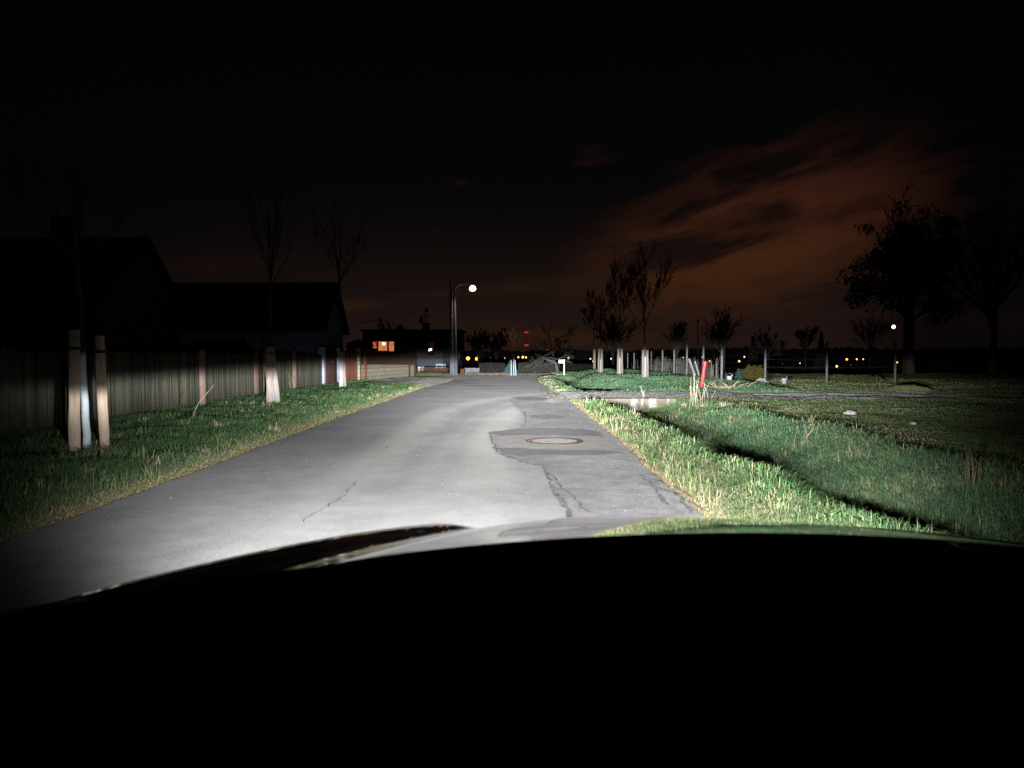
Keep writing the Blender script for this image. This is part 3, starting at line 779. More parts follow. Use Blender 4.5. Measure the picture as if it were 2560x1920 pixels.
for (x, y) in bm_pts:
    for dy, z in ((-.14, .82), (0.0, .70), (.05, .52), (.0, .30), (-.1, .24)): vs.append((x, y + dy, z))
for i in range(4):
    for k in range(4):
        a = i * 5 + k; fs.append((a, a + 1, a + 6, a + 5))
mb.add(vs, fs); mb.build('bumper', M_PAINT, car, smooth=True)
mb = MB()
for k in range(5): mb.box(-.42, .42, 1.03, 1.05, .74 + k * .03, .755 + k * .03)
mb.build('grille', M_BLACK, car)
# dark dashboard top edge between the lens and the bonnet
EDGE = [(-300, 1640), (0, 1540), (200, 1492), (560, 1427), (900, 1396), (1300, 1364), (1500, 1358), (1900, 1356), (2200, 1368), (2560, 1386), (2900, 1412), (3400, 1470)]
mb = MB(); vs = []; fs = []
prof = ((0.0, -.10), (0.02, -.025), (0.0, -.004), (-.02, 0.0), (-.36, -.035), (-.60, -.06), (-.62, -.45))
us = [EDGE[0][0] + (EDGE[-1][0] - EDGE[0][0]) * i / 60 for i in range(61)]
for u in us:
    v = np.interp(u, [a for a, b in EDGE], [b for a, b in EDGE]); p = at(u, v, .70)
    for dy, dz in prof:
        bump_ = 0.0
        if dy < -.1: bump_ = 0.02 * math.exp(-((p.x - .02) / .12) ** 2)
        vs.append((p.x * (1.0 if dy > -.1 else 1.0) - CX, p.y + dy - 1.0, p.z + dz + bump_))
for i in range(60):
    for k in range(len(prof) - 1):
        a = i * len(prof) + k; fs.append((a, a + len(prof), a + len(prof) + 1, a + 1))
mb.add(vs, fs); mb.build('dashboard', M_BLACK, car, smooth=True)
mb = MB(); mb.box(-.88, .88, -.30, -.22, .95, 1.02); mb.build('cowl', M_BLACK, car)
for s_ in (-1, 1):
    w_ = MB(); w_.tube([(s_ * .70, .30, .34), (s_ * .90, .30, .34)], .34, 24); ty = w_.build('wheel', M_RUBBER, car)
    w_ = MB(); w_.tube([(s_ * .905, .30, .34), (s_ * .91, .30, .34)], .22, 20); w_.build('rim', M_STEEL, ty)

# headlights: low beam with a cut-off kinked upwards to the right
LAMP_W = 235000.0
def beam(ld):
    ld.use_nodes = True
    N = NT(ld.node_tree); em = ld.node_tree.nodes['Emission']
    tc = N.n('ShaderNodeTexCoord'); s = N.n('ShaderNodeSeparateXYZ'); N.lk(tc.outputs['Normal'], s.inputs[0])
    az = N.m('MULTIPLY', N.m('ARCTAN2', s.outputs[0], N.m('MULTIPLY', s.outputs[2], -1.0)), 57.2958)
    el = N.m('MULTIPLY', N.m('ARCSINE', s.outputs[1]), 57.2958)
    cut = N.m('MULTIPLY', N.m('MINIMUM', N.m('MULTIPLY', N.m('MAXIMUM', az, 0.0), 0.11), 1.05), N.ss(az, 26.0, 13.0))
    t = N.m('SUBTRACT', N.m('ADD', cut, 0.16), el)
    gate = N.m('POWER', N.ss(t, -0.85, 0.65), 1.5)
    tp = N.m('MAXIMUM', N.m('MULTIPLY', el, -1.0), 0.0)
    V = N.m('DIVIDE', 1.0, N.m('ADD', 1.0, N.m('POWER', N.m('DIVIDE', tp, 2.0), 3.0)))
    def ga(w, p): return N.m('EXPONENT', N.m('MULTIPLY', N.m('POWER', N.m('DIVIDE', N.m('ABSOLUTE', az), w), p), -1.0))
    rgt = N.ss(az, 38.0, 24.0, 0.15, 1.0)
    lobe = N.m('EXPONENT', N.m('MULTIPLY', N.m('POWER', N.m('DIVIDE', N.m('ABSOLUTE', N.m('SUBTRACT', az, 18.0)), 9.0), 2.0), -1.0))
    H = N.m('ADD', N.m('MULTIPLY', ga(11.0, 2.0), 0.85), N.m('MULTIPLY', N.m('MULTIPLY', ga(31.0, 7.0), rgt), 0.115))
    H = N.m('ADD', H, N.m('MULTIPLY', lobe, 0.19))
    I = N.m('MULTIPLY', N.m('MULTIPLY', V, H), gate)
    # close to the bumper the beam is wide and even
    nearf = N.m('MULTIPLY', N.m('MULTIPLY', N.ss(t, 2.0, 7.0), N.ss(t, 26.0, 10.0)), ga(33.0, 6.0))
    nearf = N.m('MULTIPLY', nearf, N.m('SUBTRACT', 1.0, N.m('MULTIPLY', ga(14.0, 2.0), 0.80)))
    I = N.m('ADD', I, N.m('MULTIPLY', nearf, 0.0175))
    # stray light above the cut-off
    sh = N.m('ADD', N.m('MULTIPLY', N.m('POWER', N.ss(t, -5.0, 0.3), 2.0), 0.0020), N.m('MULTIPLY', N.ss(t, -18.0, 0.0), 0.00010))
    I = N.m('ADD', I, N.m('MULTIPLY', N.m('MULTIPLY', sh, rgt), ga(36.0, 5.0)))
    N.lk(I, em.inputs['Strength'])
    em.inputs['Color'].default_value = (0.97, 0.985, 1.0, 1)
for s_ in (-1, 1):
    hl = MB()
    hl.ball((s_ * .66, .93, .88), .12, 14, 8, (1.2, .75, .62))
    h = hl.build('headlight', M_STEEL, car, smooth=True)
    l_ = MB(); l_.tube([(s_ * .66, 1.03, .88), (s_ * .66, 1.045, .88)], .05, 16); l_.build('lens', M_GLASSD, h)
    ld = bpy.data.lights.new('low_beam', 'SPOT'); lo = bpy.data.objects.new('low_beam', ld); COL.objects.link(lo)
    ld.energy = LAMP_W; ld.spot_size = R(150); ld.spot_blend = 0.15; ld.shadow_soft_size = 0.035
    lo.parent = h; lo.location = (s_ * .66, 1.09, .88); lo.rotation_euler = (R(90), 0, 0)
    beam(ld)

# ------------------------------------------------------------------ trees
class Tree:
    def __init__(s, seed): s.r = random.Random(seed); s.tr = MB(); s.cr = MB()
    def branch(s, p, d, L, r0, lev, maxlev, up=.18, wob=.16, split=(3, 5), ratio=.55, seg=5, twig=.004, ang=.65):
        r = s.r; pts = [Vector(p)]; q = Vector(p); d = Vector(d).normalized(); rad = [r0]
        for i in range(seg):
            d = (d + Vector((r.gauss(0, wob), r.gauss(0, wob), r.gauss(0, wob) + up * .5))).normalized()
            q = q + d * L / seg; pts.append(q.copy()); rad.append(max(r0 * (1 - .75 * (i + 1) / seg), twig))
        s.cr.tube(pts, rad, 5 if lev == 0 else (4 if lev == 1 else 3), cap=False)
        if lev >= maxlev: return
        for k in range(r.randint(*split)):
            t = r.uniform(.25, .98); i = min(int(t * seg), seg - 1); o = pts[i].lerp(pts[i + 1], t * seg - i)
            ax = (pts[i + 1] - pts[i]).normalized(); pr = Vector((r.gauss(0, 1), r.gauss(0, 1), r.gauss(0, 1))); pr = (pr - ax * pr.dot(ax)).normalized()
            nd = ax * math.cos(ang) + pr * math.sin(ang)
            s.branch(o, nd, L * ratio * r.uniform(.7, 1.2), max(rad[i] * .55, twig), lev + 1, maxlev, up, wob, split, ratio, max(3, seg - 1), twig, ang)

def young_tree(name, u, v, Y, tops, r0, label, group, seed, crown_px, nb=9, zb=None, mt=M_TRUNK, mc=None, twig=.006, levels=2, parts=True, ang=.5, split=(4, 6)):
    """tops: trunk polyline in photo pixels above the base (u, v); crown_px: (top v, half width px)"""
    b = at(u, v, Y); b.z = Gz(b.x, b.y) - .05 if zb is None else zb
    T = Tree(seed); r = T.r
    pts = [Vector((0, 0, 0))] + [at(a, c, Y) - b for a, c in tops]
    m = len(pts); rad = [r0 * (1 - .5 * i / (m - 1)) for i in range(m)]
    # refine the trunk
    P2 = []; R2 = []
    for i in range(m - 1):
        for k in range(4):
            P2.append(pts[i].lerp(pts[i + 1], k / 4) + Vector((r.gauss(0, r0 * .08), r.gauss(0, r0 * .08), 0))); R2.append((rad[i] * (4 - k) + rad[i + 1] * k) / 4)
    P2.append(pts[-1]); R2.append(rad[-1])
    root = empty(name, b, label, 'tree', group)
    T.tr.tube(P2, R2, 9); T.tr.build('trunk', mt, root, smooth=True)
    top = at(tops[-1][0], crown_px[0], Y) - b; H = top.z - pts[-1].z; Wd = crown_px[1] / FPX * Y
    crotch = pts[-1]
    T.branch(crotch, (r.gauss(0, .05), r.gauss(0, .05), 1), H, rad[-1] * .8, 0, levels, .15, .05, split, .34, 8, twig, ang)
    for k in range(nb):
        a = 2 * math.pi * k / nb + r.uniform(-.4, .4)
        t = r.uniform(-.12, .30); o = crotch + Vector((0, 0, H * t)) if t > 0 else pts[-2].lerp(pts[-1], 1 + t)
        hh = H * r.uniform(.50, .95) * (1 - max(t, 0)); ww = Wd * r.uniform(.55, 1.25)
        T.branch(o, (math.cos(a) * ww * 1.5, math.sin(a) * ww * 1.5, hh * .75), math.hypot(hh, ww), rad[-1] * .5, 0, levels, .30, .08, split, .36, 7, twig, ang)
    T.cr.build('crown', mc or M_BARK, root)
    return root

def stake(name, u0, v0, u1, v1, Y, rad, label, group, seed, band=None, m=None):
    rnd = random.Random(seed)
    b = at(u0, v0, Y); gz = Gz(b.x, b.y); b.z = min(b.z, gz + .02) - .05
    t = at(u1, v1, Y) - b
    root = empty(name, b, label, 'stake', group)
    mb = MB(); n = 9
    pts = [t * (i / n) + Vector((rnd.gauss(0, rad * .05), rnd.gauss(0, rad * .05), 0)) for i in range(n + 1)]
    mb.tube(pts, [rad * rnd.uniform(.94, 1.06) for _ in pts], 12)
    mb.build('pole', m or M_STAKE, root)
    if band:
        c = t * band; bb = MB(); ring = []
        bb.tube([c + Vector((0, 0, -.022)), c + Vector((0, 0, .022))], rad * 1.12, 12, cap=False)
        bb.build('tie', M_WIRE, root)
    return root
AG = 'staked young trees along the left verge'
SG = 'round stakes supporting the young trees'
Y1 = 11.0
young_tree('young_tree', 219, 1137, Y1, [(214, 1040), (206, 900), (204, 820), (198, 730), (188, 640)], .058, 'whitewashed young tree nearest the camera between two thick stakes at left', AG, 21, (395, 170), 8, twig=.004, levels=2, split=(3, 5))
stake('tree_stake', 187, 1139, 185, 825, Y1 - .1, .074, 'thick peeled stake left of the nearest whitewashed tree', SG, 1, .86)
stake('tree_stake', 263, 1131, 249, 840, Y1 + .1, .067, 'thick peeled stake right of the nearest whitewashed tree', SG, 2, .87)
Y2 = 20.4
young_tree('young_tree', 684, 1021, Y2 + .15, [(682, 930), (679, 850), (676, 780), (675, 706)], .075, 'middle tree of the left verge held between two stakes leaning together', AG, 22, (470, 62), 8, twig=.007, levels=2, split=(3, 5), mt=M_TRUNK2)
stake('tree_stake', 674, 1022, 672, 868, Y2 - .05, .080, 'upright left stake of the middle verge tree', SG, 3, .9, M_STAKE4)
stake('tree_stake', 696, 1021, 680, 868, Y2, .064, 'right stake leaning against the middle verge tree', SG, 4, .9, M_STAKE4)
Y3 = 31.0
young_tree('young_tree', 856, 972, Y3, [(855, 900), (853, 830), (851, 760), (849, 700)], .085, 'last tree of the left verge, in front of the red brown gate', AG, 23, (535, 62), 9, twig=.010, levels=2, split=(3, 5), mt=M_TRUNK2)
stake('tree_stake', 852, 973, 853, 880, Y3 - .15, .075, 'bright white left stake in front of the red brown gate', SG, 5, m=M_STAKE3)
stake('tree_stake', 862, 972, 859, 880, Y3 - .1, .060, 'tan right stake in front of the red brown gate', SG, 6, m=M_STAKE4)

BG = 'staked young trees on the right bank'
for (u, v, Y, tops, crown, lab, sd, st) in (
    (1613, 949, 38, [(1613, 900), (1612, 860), (1611, 815)], (648, 46), 'tallest bare young tree on the right bank with its white and tan stakes', 31, 2),
    (1550, 941, 43, [(1549, 900), (1549, 860), (1548, 800)], (668, 44), 'second bare young tree on the bank from the right', 32, 2),
    (1501, 939, 50, [(1502, 900), (1502, 860), (1502, 800)], (728, 40), 'bare young tree on the bank behind the double white stakes', 33, 2),
    (1486, 926, 60, [(1486, 900), (1485, 870), (1484, 820)], (770, 34), 'furthest bare young tree on the crest of the bank', 34, 1)):
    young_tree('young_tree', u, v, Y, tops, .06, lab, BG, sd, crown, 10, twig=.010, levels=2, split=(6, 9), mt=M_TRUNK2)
    dx = 5.4 * 42 / Y
    if st == 2:
        stake('tree_stake', u - dx, v, u - dx + 1, 872 + (v - 940) * .3, Y - .15, .058, 'left whitish stake of the ' + lab.split(' with')[0].replace(' behind the double white stakes', ' with double white stakes'), SG, sd, m=M_STAKE2)
        stake('tree_stake', u + dx, v, u + dx - 1, 872 + (v - 940) * .3, Y - .1, .058, 'right stake of the ' + lab.split(' with')[0].replace(' behind the double white stakes', ' with double white stakes'), SG, sd + 1, m=M_STAKE2)
    else:
        stake('tree_stake', u, v, u, 874, Y - .2, .10, 'single slim stake of the furthest tree on the bank', SG, sd, m=M_STAKE2)

# ------------------------------------------------------------------ left fence, posts, gates, wall
FX = -8.35
def fence_bay(root, y0, y1, top0, top1, seed):
    rnd = random.Random(seed); mb = MB(); y = y0
    while y < y1 - .02:
        w = rnd.uniform(.042, .062); t = (y - y0) / (y1 - y0); top = top0 + (top1 - top0) * t + rnd.gauss(0, .022)
        g = rnd.uniform(.55, 1.35); gr = rnd.uniform(.98, 1.12)
        mb.col = (g, g * gr, g * rnd.uniform(.8, 1.05), 1)
        x = FX + rnd.uniform(-.018, .018); z0 = Gz(FX, y) + rnd.uniform(-.02, .03)
        M_ = Matrix.Rotation(rnd.gauss(0, .10), 4, 'Z')
        M_ = Matrix.Translation((x, y + w / 2, 0)) @ M_
        mb.box(-.011, .011, -w / 2, w / 2, z0, top, M_)
        y += w + (rnd.uniform(.004, .014) if rnd.random() > .05 else rnd.uniform(.02, .045))
    mb.build('slat_panel', M_SLAT, root, off=root.location)
    for z in (.45, 1.25):
        rl = MB(); rl.box(FX - .09, FX - .03, y0, y1, z, z + .09); rl.build('rail', M_SLAT, root, off=root.location)
fence = empty('slat_fence', (FX, 4.0, 0), 'long weathered brown slat fence behind the left verge', 'fence')
bays = [4.0, 7.0, 10.0, 13.5, 16.9, 20.3, 24.6, 25.5, 28.9, 31.2, 33.4]
for i in range(len(bays) - 1):
    a, b = bays[i], bays[i + 1]
    fence_bay(fence, a + .02, b - .02, 1.58 - .004 * a, 1.58 - .004 * b, 100 + i)
    pb = MB(); big = i in (5, 6, 7, 8); xo = FX + .02 if big else FX - .14
    pb.box(xo, xo + .11, a - .06, a + .06, Gz(FX, a) - .1, 1.60 if big else 1.5)
    pb.build('fence_post', M_PINK, fence, off=fence.location)
def post_px(name, u, Y, z1, half, m, label, cat='post', group=None, d=.14):
    p = at(u, 900, Y); z0 = Gz(p.x, Y) - .1
    mb = MB(); bx = bmesh.new()
    mb.box(-half, half, -d, d, 0, z1 - z0); mb.box(-half * 1.12, half * 1.12, -d * 1.12, d * 1.12, z1 - z0 + .001, z1 - z0 + .05)
    o = mb.build(name, m); o.location = (p.x, Y, z0); return tag(o, label, cat, group)
post_px('gate_post', 805, 34.2, 1.75, .135, M_LPLAST, 'pale rendered gate pillar at the far end of the slat fence', 'pillar')
post_px('gate_post', 846, 36.2, 1.75, .10, M_LPLAST, 'pale rendered gate pillar beside the white stake', 'pillar')
# dark double gate between the pillars
def leaf_gate(name, u0, u1, Y0, Y1_, z1, m, label, seed, tone=1.0, handle=True):
    a = at(u0, 900, Y0); b = at(u1, 900, Y1_); a.z = b.z = 0
    z0 = Gz(a.x, a.y) + .04; root = empty(name, (a.x, a.y, z0), label, 'gate')
    L = (b - a).length; d = (b - a).normalized(); an = math.atan2(d.y, d.x); rnd = random.Random(seed); mb = MB()
    x = 0
    Mr = Matrix.Rotation(an, 4, 'Z')
    while x < L - .03:
        w = min(rnd.uniform(.10, .14), L - x); g = tone * rnd.uniform(.7, 1.25); mb.col = (g, g, g, 1)
        mb.box(x, x + w - .008, -.015, .015, 0, z1 - z0 + rnd.uniform(-.01, .01), Mr); x += w
    mb.build('board_panel', m, root)
    for z in (.2, z1 - z0 - .25):
        fr = MB(); fr.box(0.01, L - .01, .017, .05, z, z + .08, Mr); fr.build('frame_bar', M_FRAME, root)
    if handle:
        h_ = MB(); h_.ball(Mr @ Vector((L * .5, -.05, 1.05)), .045); h_.build('handle', M_STEEL, root)
leaf_gate('wooden_gate', 815, 842, 34.5, 36.0, 1.7, M_DARKB, 'dark wooden gate between the two pale pillars', 5, 1.2)
leaf_gate('wooden_gate', 866, 892, 37.2, 39.2, 1.62, M_BROWN, 'red brown plank gate right of the last left tree', 6, 1.0, False)
# yellow block wall with dark boards on top
wa = at(893, 900, 39.4); wb = at(1037, 900, 49.3)
def wall_pt(t): return wa.x + (wb.x - wa.x) * t, wa.y + (wb.y - wa.y) * t
def blockm():
    m = bpy.data.materials.new('yellow_blocks'); m.use_nodes = True
    N = NT(m.node_tree); p = m.node_tree.nodes['Principled BSDF']
    tc = N.n('ShaderNodeTexCoord'); s = N.n('ShaderNodeSeparateXYZ'); N.lk(tc.outputs['Object'], s.inputs[0])
    c = N.n('ShaderNodeCombineXYZ'); N.lk(s.outputs[1], c.inputs[0]); N.lk(s.outputs[2], c.inputs[1])
    b = N.n('ShaderNodeTexBrick'); N.lk(c.outputs[0], b.inputs['Vector'])
    b.inputs['Color1'].default_value = (.35, .32, .235, 1); b.inputs['Color2'].default_value = (.29, .265, .20, 1); b.inputs['Mortar'].default_value = (.15, .135, .105, 1)
    b.inputs['Scale'].default_value = 1.0; b.inputs['Brick Width'].default_value = .6; b.inputs['Row Height'].default_value = .22; b.inputs['Mortar Size'].default_value = .018
    n = N.noise(tc.outputs['Object'], 2.0, 5, .6)
    N.lk(N.mix(N.ss(n, .5, .8, 0, .45), b.outputs['Color'], (.24, .22, .14, 1)), p.inputs['Base Color'])
    p.inputs['Roughness'].default_value = .9; p.inputs['Specular IOR Level'].default_value = .1
    return m
M_BLOCK = blockm()
wall = empty('block_wall', (wa.x, wa.y, Gz(wa.x, wa.y)), 'yellow block garden wall topped with dark boards beside the gravel yard', 'wall')
mb = MB(); bd = MB(); rnd = random.Random(3)
NS = 26
for i in range(NS):
    x0, y0 = wall_pt(i / NS); x1, y1 = wall_pt((i + 1) / NS)
    z0 = min(Gz(x0, y0), Gz(x1, y1)) - .15; zt0 = .98 - .16 * i / NS; zt1 = .98 - .16 * (i + 1) / NS
    b_ = [(x0, y0, z0), (x1, y1, z0), (x1, y1, zt1), (x0, y0, zt0), (x0 - .2, y0, z0), (x1 - .2, y1, z0), (x1 - .2, y1, zt1), (x0 - .2, y0, zt0)]
    mb.add(b_, [(0, 1, 2, 3), (5, 4, 7, 6), (3, 2, 6, 7)] + ([(4, 0, 3, 7)] if i == 0 else []) + ([(1, 5, 6, 2)] if i == NS - 1 else []))
    for k in range(4):
        t = (i + k / 4) / NS; x, y = wall_pt(t); x2, y2 = wall_pt((i + (k + .92) / 4) / NS); g = rnd.uniform(.7, 1.3); bd.col = (g, g, g, 1)
        zb = .99 - .16 * t; zt = 1.82 - .36 * t + rnd.uniform(-.008, .008)
        bd.add([(x - .07, y, zb), (x2 - .07, y2, zb), (x2 - .07, y2, zt), (x - .07, y, zt), (x - .11, y, zb), (x2 - .11, y2, zb), (x2 - .11, y2, zt), (x - .11, y, zt)], [(0, 1, 2, 3), (5, 4, 7, 6), (3, 2, 6, 7), (4, 0, 3, 7), (1, 5, 6, 2)])
mb.build('wall_panel', M_BLOCK, wall, off=wall.location); bd.build('board_panel', M_DARKB, wall, off=wall.location)
for t, m_, w_ in ((0.03, M_BLOCK, .2), (.115, M_BROWN, .14), (.88, M_DARKB, .16), (.995, M_DARKB, .16)):
    x, y = wall_pt(t); pm = MB(); pm.col = (1, 1, 1, .99); pm.box(x - .10, x + .06, y - w_, y + w_, Gz(x, y) - .1, 1.85 - .38 * t); pm.build('pillar', m_, wall, off=wall.location)
# small lantern seen above the wall
# ------------------------------------------------------------------ houses
def gable_house(name, x0, x1, yr, half, ze, zr, over, label, wallm, chim=None, win=None, z0=-.2):
    root = empty(name, (x1, yr, z0), label, 'house')
    w = MB(); y0, y1 = yr - half + over, yr + half - over; xi = x1 - .35
    sl = (zr - ze) / half; zw = ze + sl * over - .06
    w.add([(x0, y0, z0), (xi, y0, z0), (xi, y1, z0), (x0, y1, z0), (x0, y0, zw), (xi, y0, zw), (xi, y1, zw), (x0, y1, zw), (x0, yr, zr - .1), (xi, yr, zr - .1)],
          [(0, 1, 5, 4), (1, 2, 6, 9, 5), (2, 3, 7, 6), (3, 0, 4, 8, 7)])
    w.build('wall', wallm, root, off=root.location)
    r_ = MB(); t = .16
    for s_ in (-1, 1):
        ye = yr + s_ * half
        p = [(x0 - .3, yr, zr), (x1, yr, zr), (x1, ye, ze), (x0 - .3, ye, ze)]; q = [(a, b, c - t) for a, b, c in p]
        f = [(0, 1, 2, 3), (7, 6, 5, 4), (1, 5, 6, 2), (3, 2, 6, 7), (0, 3, 7, 4)]
        r_.add(p + q, f)
    rf = r_.build('roof', M_ROOF, root, off=root.location)
    if chim:
        c_ = MB(); cx, cy, cw, cz0, cz1 = chim
        c_.box(cx - cw, cx + cw, cy - cw * .7, cy + cw * .7, cz0, cz1); c_.box(cx - cw * 1.15, cx + cw * 1.15, cy - cw * .85, cy + cw * .85, cz1 + .002, cz1 + .12)
        c_.build('chimney', M_DPLAST, rf, off=root.location)
    if win:
        for (wx0, wx1, wz0, wz1) in win:
            f = MB()
            for a, b, c, d in ((wx0 - .06, wx1 + .06, wz0 - .07, wz0), (wx0 - .06, wx1 + .06, wz1, wz1 + .06), (wx0 - .06, wx0, wz0 + .002, wz1 - .002), (wx1, wx1 + .06, wz0 + .002, wz1 - .002)):
                f.box(a, b, y0 - .05, y0 - .004, c, d)
            fo = f.build('window', M_FRAME, root, off=root.location)
            g = MB(); g.box(wx0 + .002, wx1 - .002, y0 - .03, y0 - .01, wz0 + .002, wz1 - .002); g.build('pane', M_GLASSD, fo, off=root.location)
    return root
pr = at(373, 592, 30); pe = at(430, 703, 32.3)
gable_house('house', -34, pr.x, 30.0, 4.0, pr.z - 3.0, pr.z, .45, 'dark gabled house with a chimney at the left edge', M_DPLAST, (at(163, 592, 30).x, 30.0, .42, pr.z - 1.2, at(163, 549, 30).z))
pr = at(846, 706, 40.5)
zz = at(810, 822, 37.8).z
win_a = at(500, 853, 38.3); win_b = at(618, 878, 38.3)
gable_house('house', at(430, 706, 40.5).x - 1.5, pr.x, 40.5, 2.7, zz, pr.z, .3, 'low house with grey blue walls and a dark gabled roof behind the slat fence', M_PLAST, None, [(win_a.x, win_b.x, win_b.z, win_a.z)])
# garden shrub masses behind the wall, dark
# flat roofed house at the junction
YH = 95.0
def H(u, v, y=YH): return at(u, v, y)
hroot = empty('flat_roofed_house', (H(1030, 940).x, YH, Gz(-12, YH)), 'flat roofed two storey house with one lit orange window at the junction', 'house')
x0, x1 = H(907, 880).x, H(1150, 880).x; zt = H(1000, 828).z; zm = H(1000, 897).z; zb = -1.4
mb = MB(); mb.box(x0, x1, YH, YH + 9, zm, zt); mb.build('upper_wall', M_DPLAST, hroot, off=hroot.location)
mb = MB(); mb.box(x0 + .3, x1 - .25, YH + .35, YH + 8.8, zb, zm - .003); mb.build('lower_wall', M_HPLAST, hroot, off=hroot.location)
mb = MB(); mb.box(x0 - .25, x1 + .25, YH - .3, YH + 9.2, zt + .003, zt + .22); rf = mb.build('roof', M_ROOF, hroot, off=hroot.location)
for (ua, ub, vt) in ((996, 1007, 812), (1056, 1073, 807)):
    c_ = MB(); a, b = H(ua, vt, YH + 4), H(ub, vt, YH + 4); c_.box(a.x, b.x, YH + 4, YH + 4.7, zt + .2, a.z); c_.build('chimney', M_DPLAST, rf, off=hroot.location)
an = MB(); p = H(1064, 807, YH + 4.3); q = H(1064, 775, YH + 4.3)
an.tube([(p.x, p.y, p.z - .3), (q.x, q.y, q.z)], .05, 6)
for vv, du in ((790, 15), (786, 8), (795, 10)):
    a, b = H(1064 - du, vv, YH + 4.3), H(1064 + du, vv, YH + 4.3); an.tube([a, b], .03, 5)
an.ball(H(1066, 776, YH + 4.3), .22, 8, 6, (1, .5, 1.2))
an.build('aerial', M_WIRE, rf, off=hroot.location)
ds = MB(); ds.ball(H(1053, 801, YH + 4.3), .42, 10, 6, (.6, .3, 1.1)); ds.build('satellite_dish', M_WIRE, rf, off=hroot.location)
def litpane(name, c1, c2, s, scale=(1, 1, 1)):
    m = bpy.data.materials.new(name); m.use_nodes = True
    nt = m.node_tree; nt.nodes.remove(nt.nodes['Principled BSDF']); N = NT(nt)
    tc = N.n('ShaderNodeTexCoord'); f = N.noise(N.mapping(tc.outputs['Object'], scale=scale), 2.2, 3, .5)
    e = N.n('ShaderNodeEmission'); N.lk(N.mix(N.ss(f, .38, .62), (*c1, 1), (*c2, 1)), e.inputs[0]); e.inputs[1].default_value = s
    N.lk(e.outputs[0], nt.nodes['Material Output'].inputs[0]); m.cycles.emission_sampling = 'NONE'; return m
P_WARM = litpane('lit_room', (.50, .14, .055), (.66, .22, .10), 1.0)
P_PAT = litpane('lit_curtain', (.10, .012, .004), (.55, .15, .05), 1.0, (2.2, 1, 2.2))
P_RED = litpane('dim_red_curtain', (.004, .0012, .001), (.028, .004, .002), 1.0, (2, 1, 2))
P_WHT = litpane('lit_door', (.85, .85, 1.0), (1, 1, 1), 1.3)
P_CURT = litpane('pale_blind', (.28, .33, .46), (.36, .42, .55), 1.0, (4, 1, .5))
def window(us, vs_, y, pane, fm, nm='window', fr=.10):
    a, b = H(us[0], vs_[1], y), H(us[1], vs_[0], y)
    f = MB()
    for p_, q_, r_, t_ in ((a.x - fr, b.x + fr, a.z - fr, a.z), (a.x - fr, b.x + fr, b.z, b.z + fr), (a.x - fr, a.x, a.z + .003, b.z - .003), (b.x, b.x + fr, a.z + .003, b.z - .003)):
        f.box(p_, q_, y - .08, y - .005, r_, t_)
    fo = f.build(nm, fm, hroot, off=hroot.location)
    g = MB(); g.box(a.x + .003, b.x - .003, y - .04, y - .012, a.z + .003, b.z - .003); g.build('pane', pane, fo, off=hroot.location)
    return fo
window((932, 942), (854, 871), YH, P_PAT, M_FRAME)
w2 = window((946, 968), (854, 877), YH, P_WARM, M_FRAME)
window((972.5, 985), (854, 878), YH, P_WARM, M_FRAME)
lb = MB(); lb.ball(H(959.5, 859.5, YH - .12), .20); lb.build('ceiling_lamp', glowmat('room_lamp', (1.0, .82, .55), 2.5), w2, off=hroot.location)
w3 = window((1072, 1084), (855, 887), YH, P_RED, M_FRAME)
for uu_, vv_, rr in ((1073.5, 875, .10), (1078, 873.5, .09)):
    lb = MB(); lb.ball(H(uu_, vv_, YH - .12), rr, 8, 6, (1, .5, 1.6)); lb.build('lamp', G_WHITE, w3, off=hroot.location)
window((1120, 1124), (868, 880), YH, P_RED, M_FRAME)
YL = YH + .35
window((1045.5, 1050.5), (917, 931), YL, P_WHT, M_WFRAME, 'door', .04)
window((1051, 1060), (916, 929), YL, P_CURT, M_WFRAME, 'window', .03)
window((1092, 1105), (912, 928), YL, mat('teal_glass', (.05, .16, .19), .3, .4, .3, 3), M_WFRAME)
window((1108.5, 1113), (912, 928), YL, mat('blue_glass', (.10, .16, .30), .3, .4, .3, 3), M_WFRAME)
window((1116, 1126), (905, 934), YL, M_GLASSD, M_FRAME, 'door', .05)

# red picket fence in front of that house
def picket(name, u0, u1, Y, v0, v1, label, m, group=None, tone=1.0, rails=True):
    a, b = at(u0, v1, Y), at(u1, v1, Y); z0 = Gz(a.x, Y) - .05; root = empty(name, (a.x, Y, z0), label, 'fence', group)
    mb = MB(); x = a.x; rnd = random.Random(int(u0)); zt = at(u0, v0, Y).z
    while x < b.x:
        g = tone * rnd.uniform(.7, 1.2); mb.col = (g, g, g, 1); h = zt + rnd.uniform(-.03, .03)
        mb.add([(x, Y, z0), (x + .125, Y, z0), (x + .125, Y, h), (x + .0625, Y, h + .07), (x, Y, h), (x, Y + .03, z0), (x + .125, Y + .03, z0), (x + .125, Y + .03, h), (x + .0625, Y + .03, h + .07), (x, Y + .03, h)],
               [(0, 1, 2, 3, 4), (9, 8, 7, 6, 5), (0, 4, 9, 5), (1, 6, 7, 2), (4, 3, 8, 9), (3, 2, 7, 8)]); x += .155
    mb.build('picket_panel', m, root, off=root.location)
    for z in (z0 + .25, max(zt - .25, z0 + .4)):
        r_ = MB(); r_.col = (.99, 1, 1, 1); r_.box(a.x, b.x, Y + .032, Y + .07, z, z + .08); r_.build('rail', m, root, off=root.location)
picket('picket_fence', 1038, 1122, 62.0, 928, 940, 'low dark red picket fence in front of the flat roofed house', M_BROWN, tone=.35)
picket('picket_fence', 1151, 1161, 54.2, 924, 940, 'short orange picket fence piece right of the utility pole', M_BROWN, tone=.7)

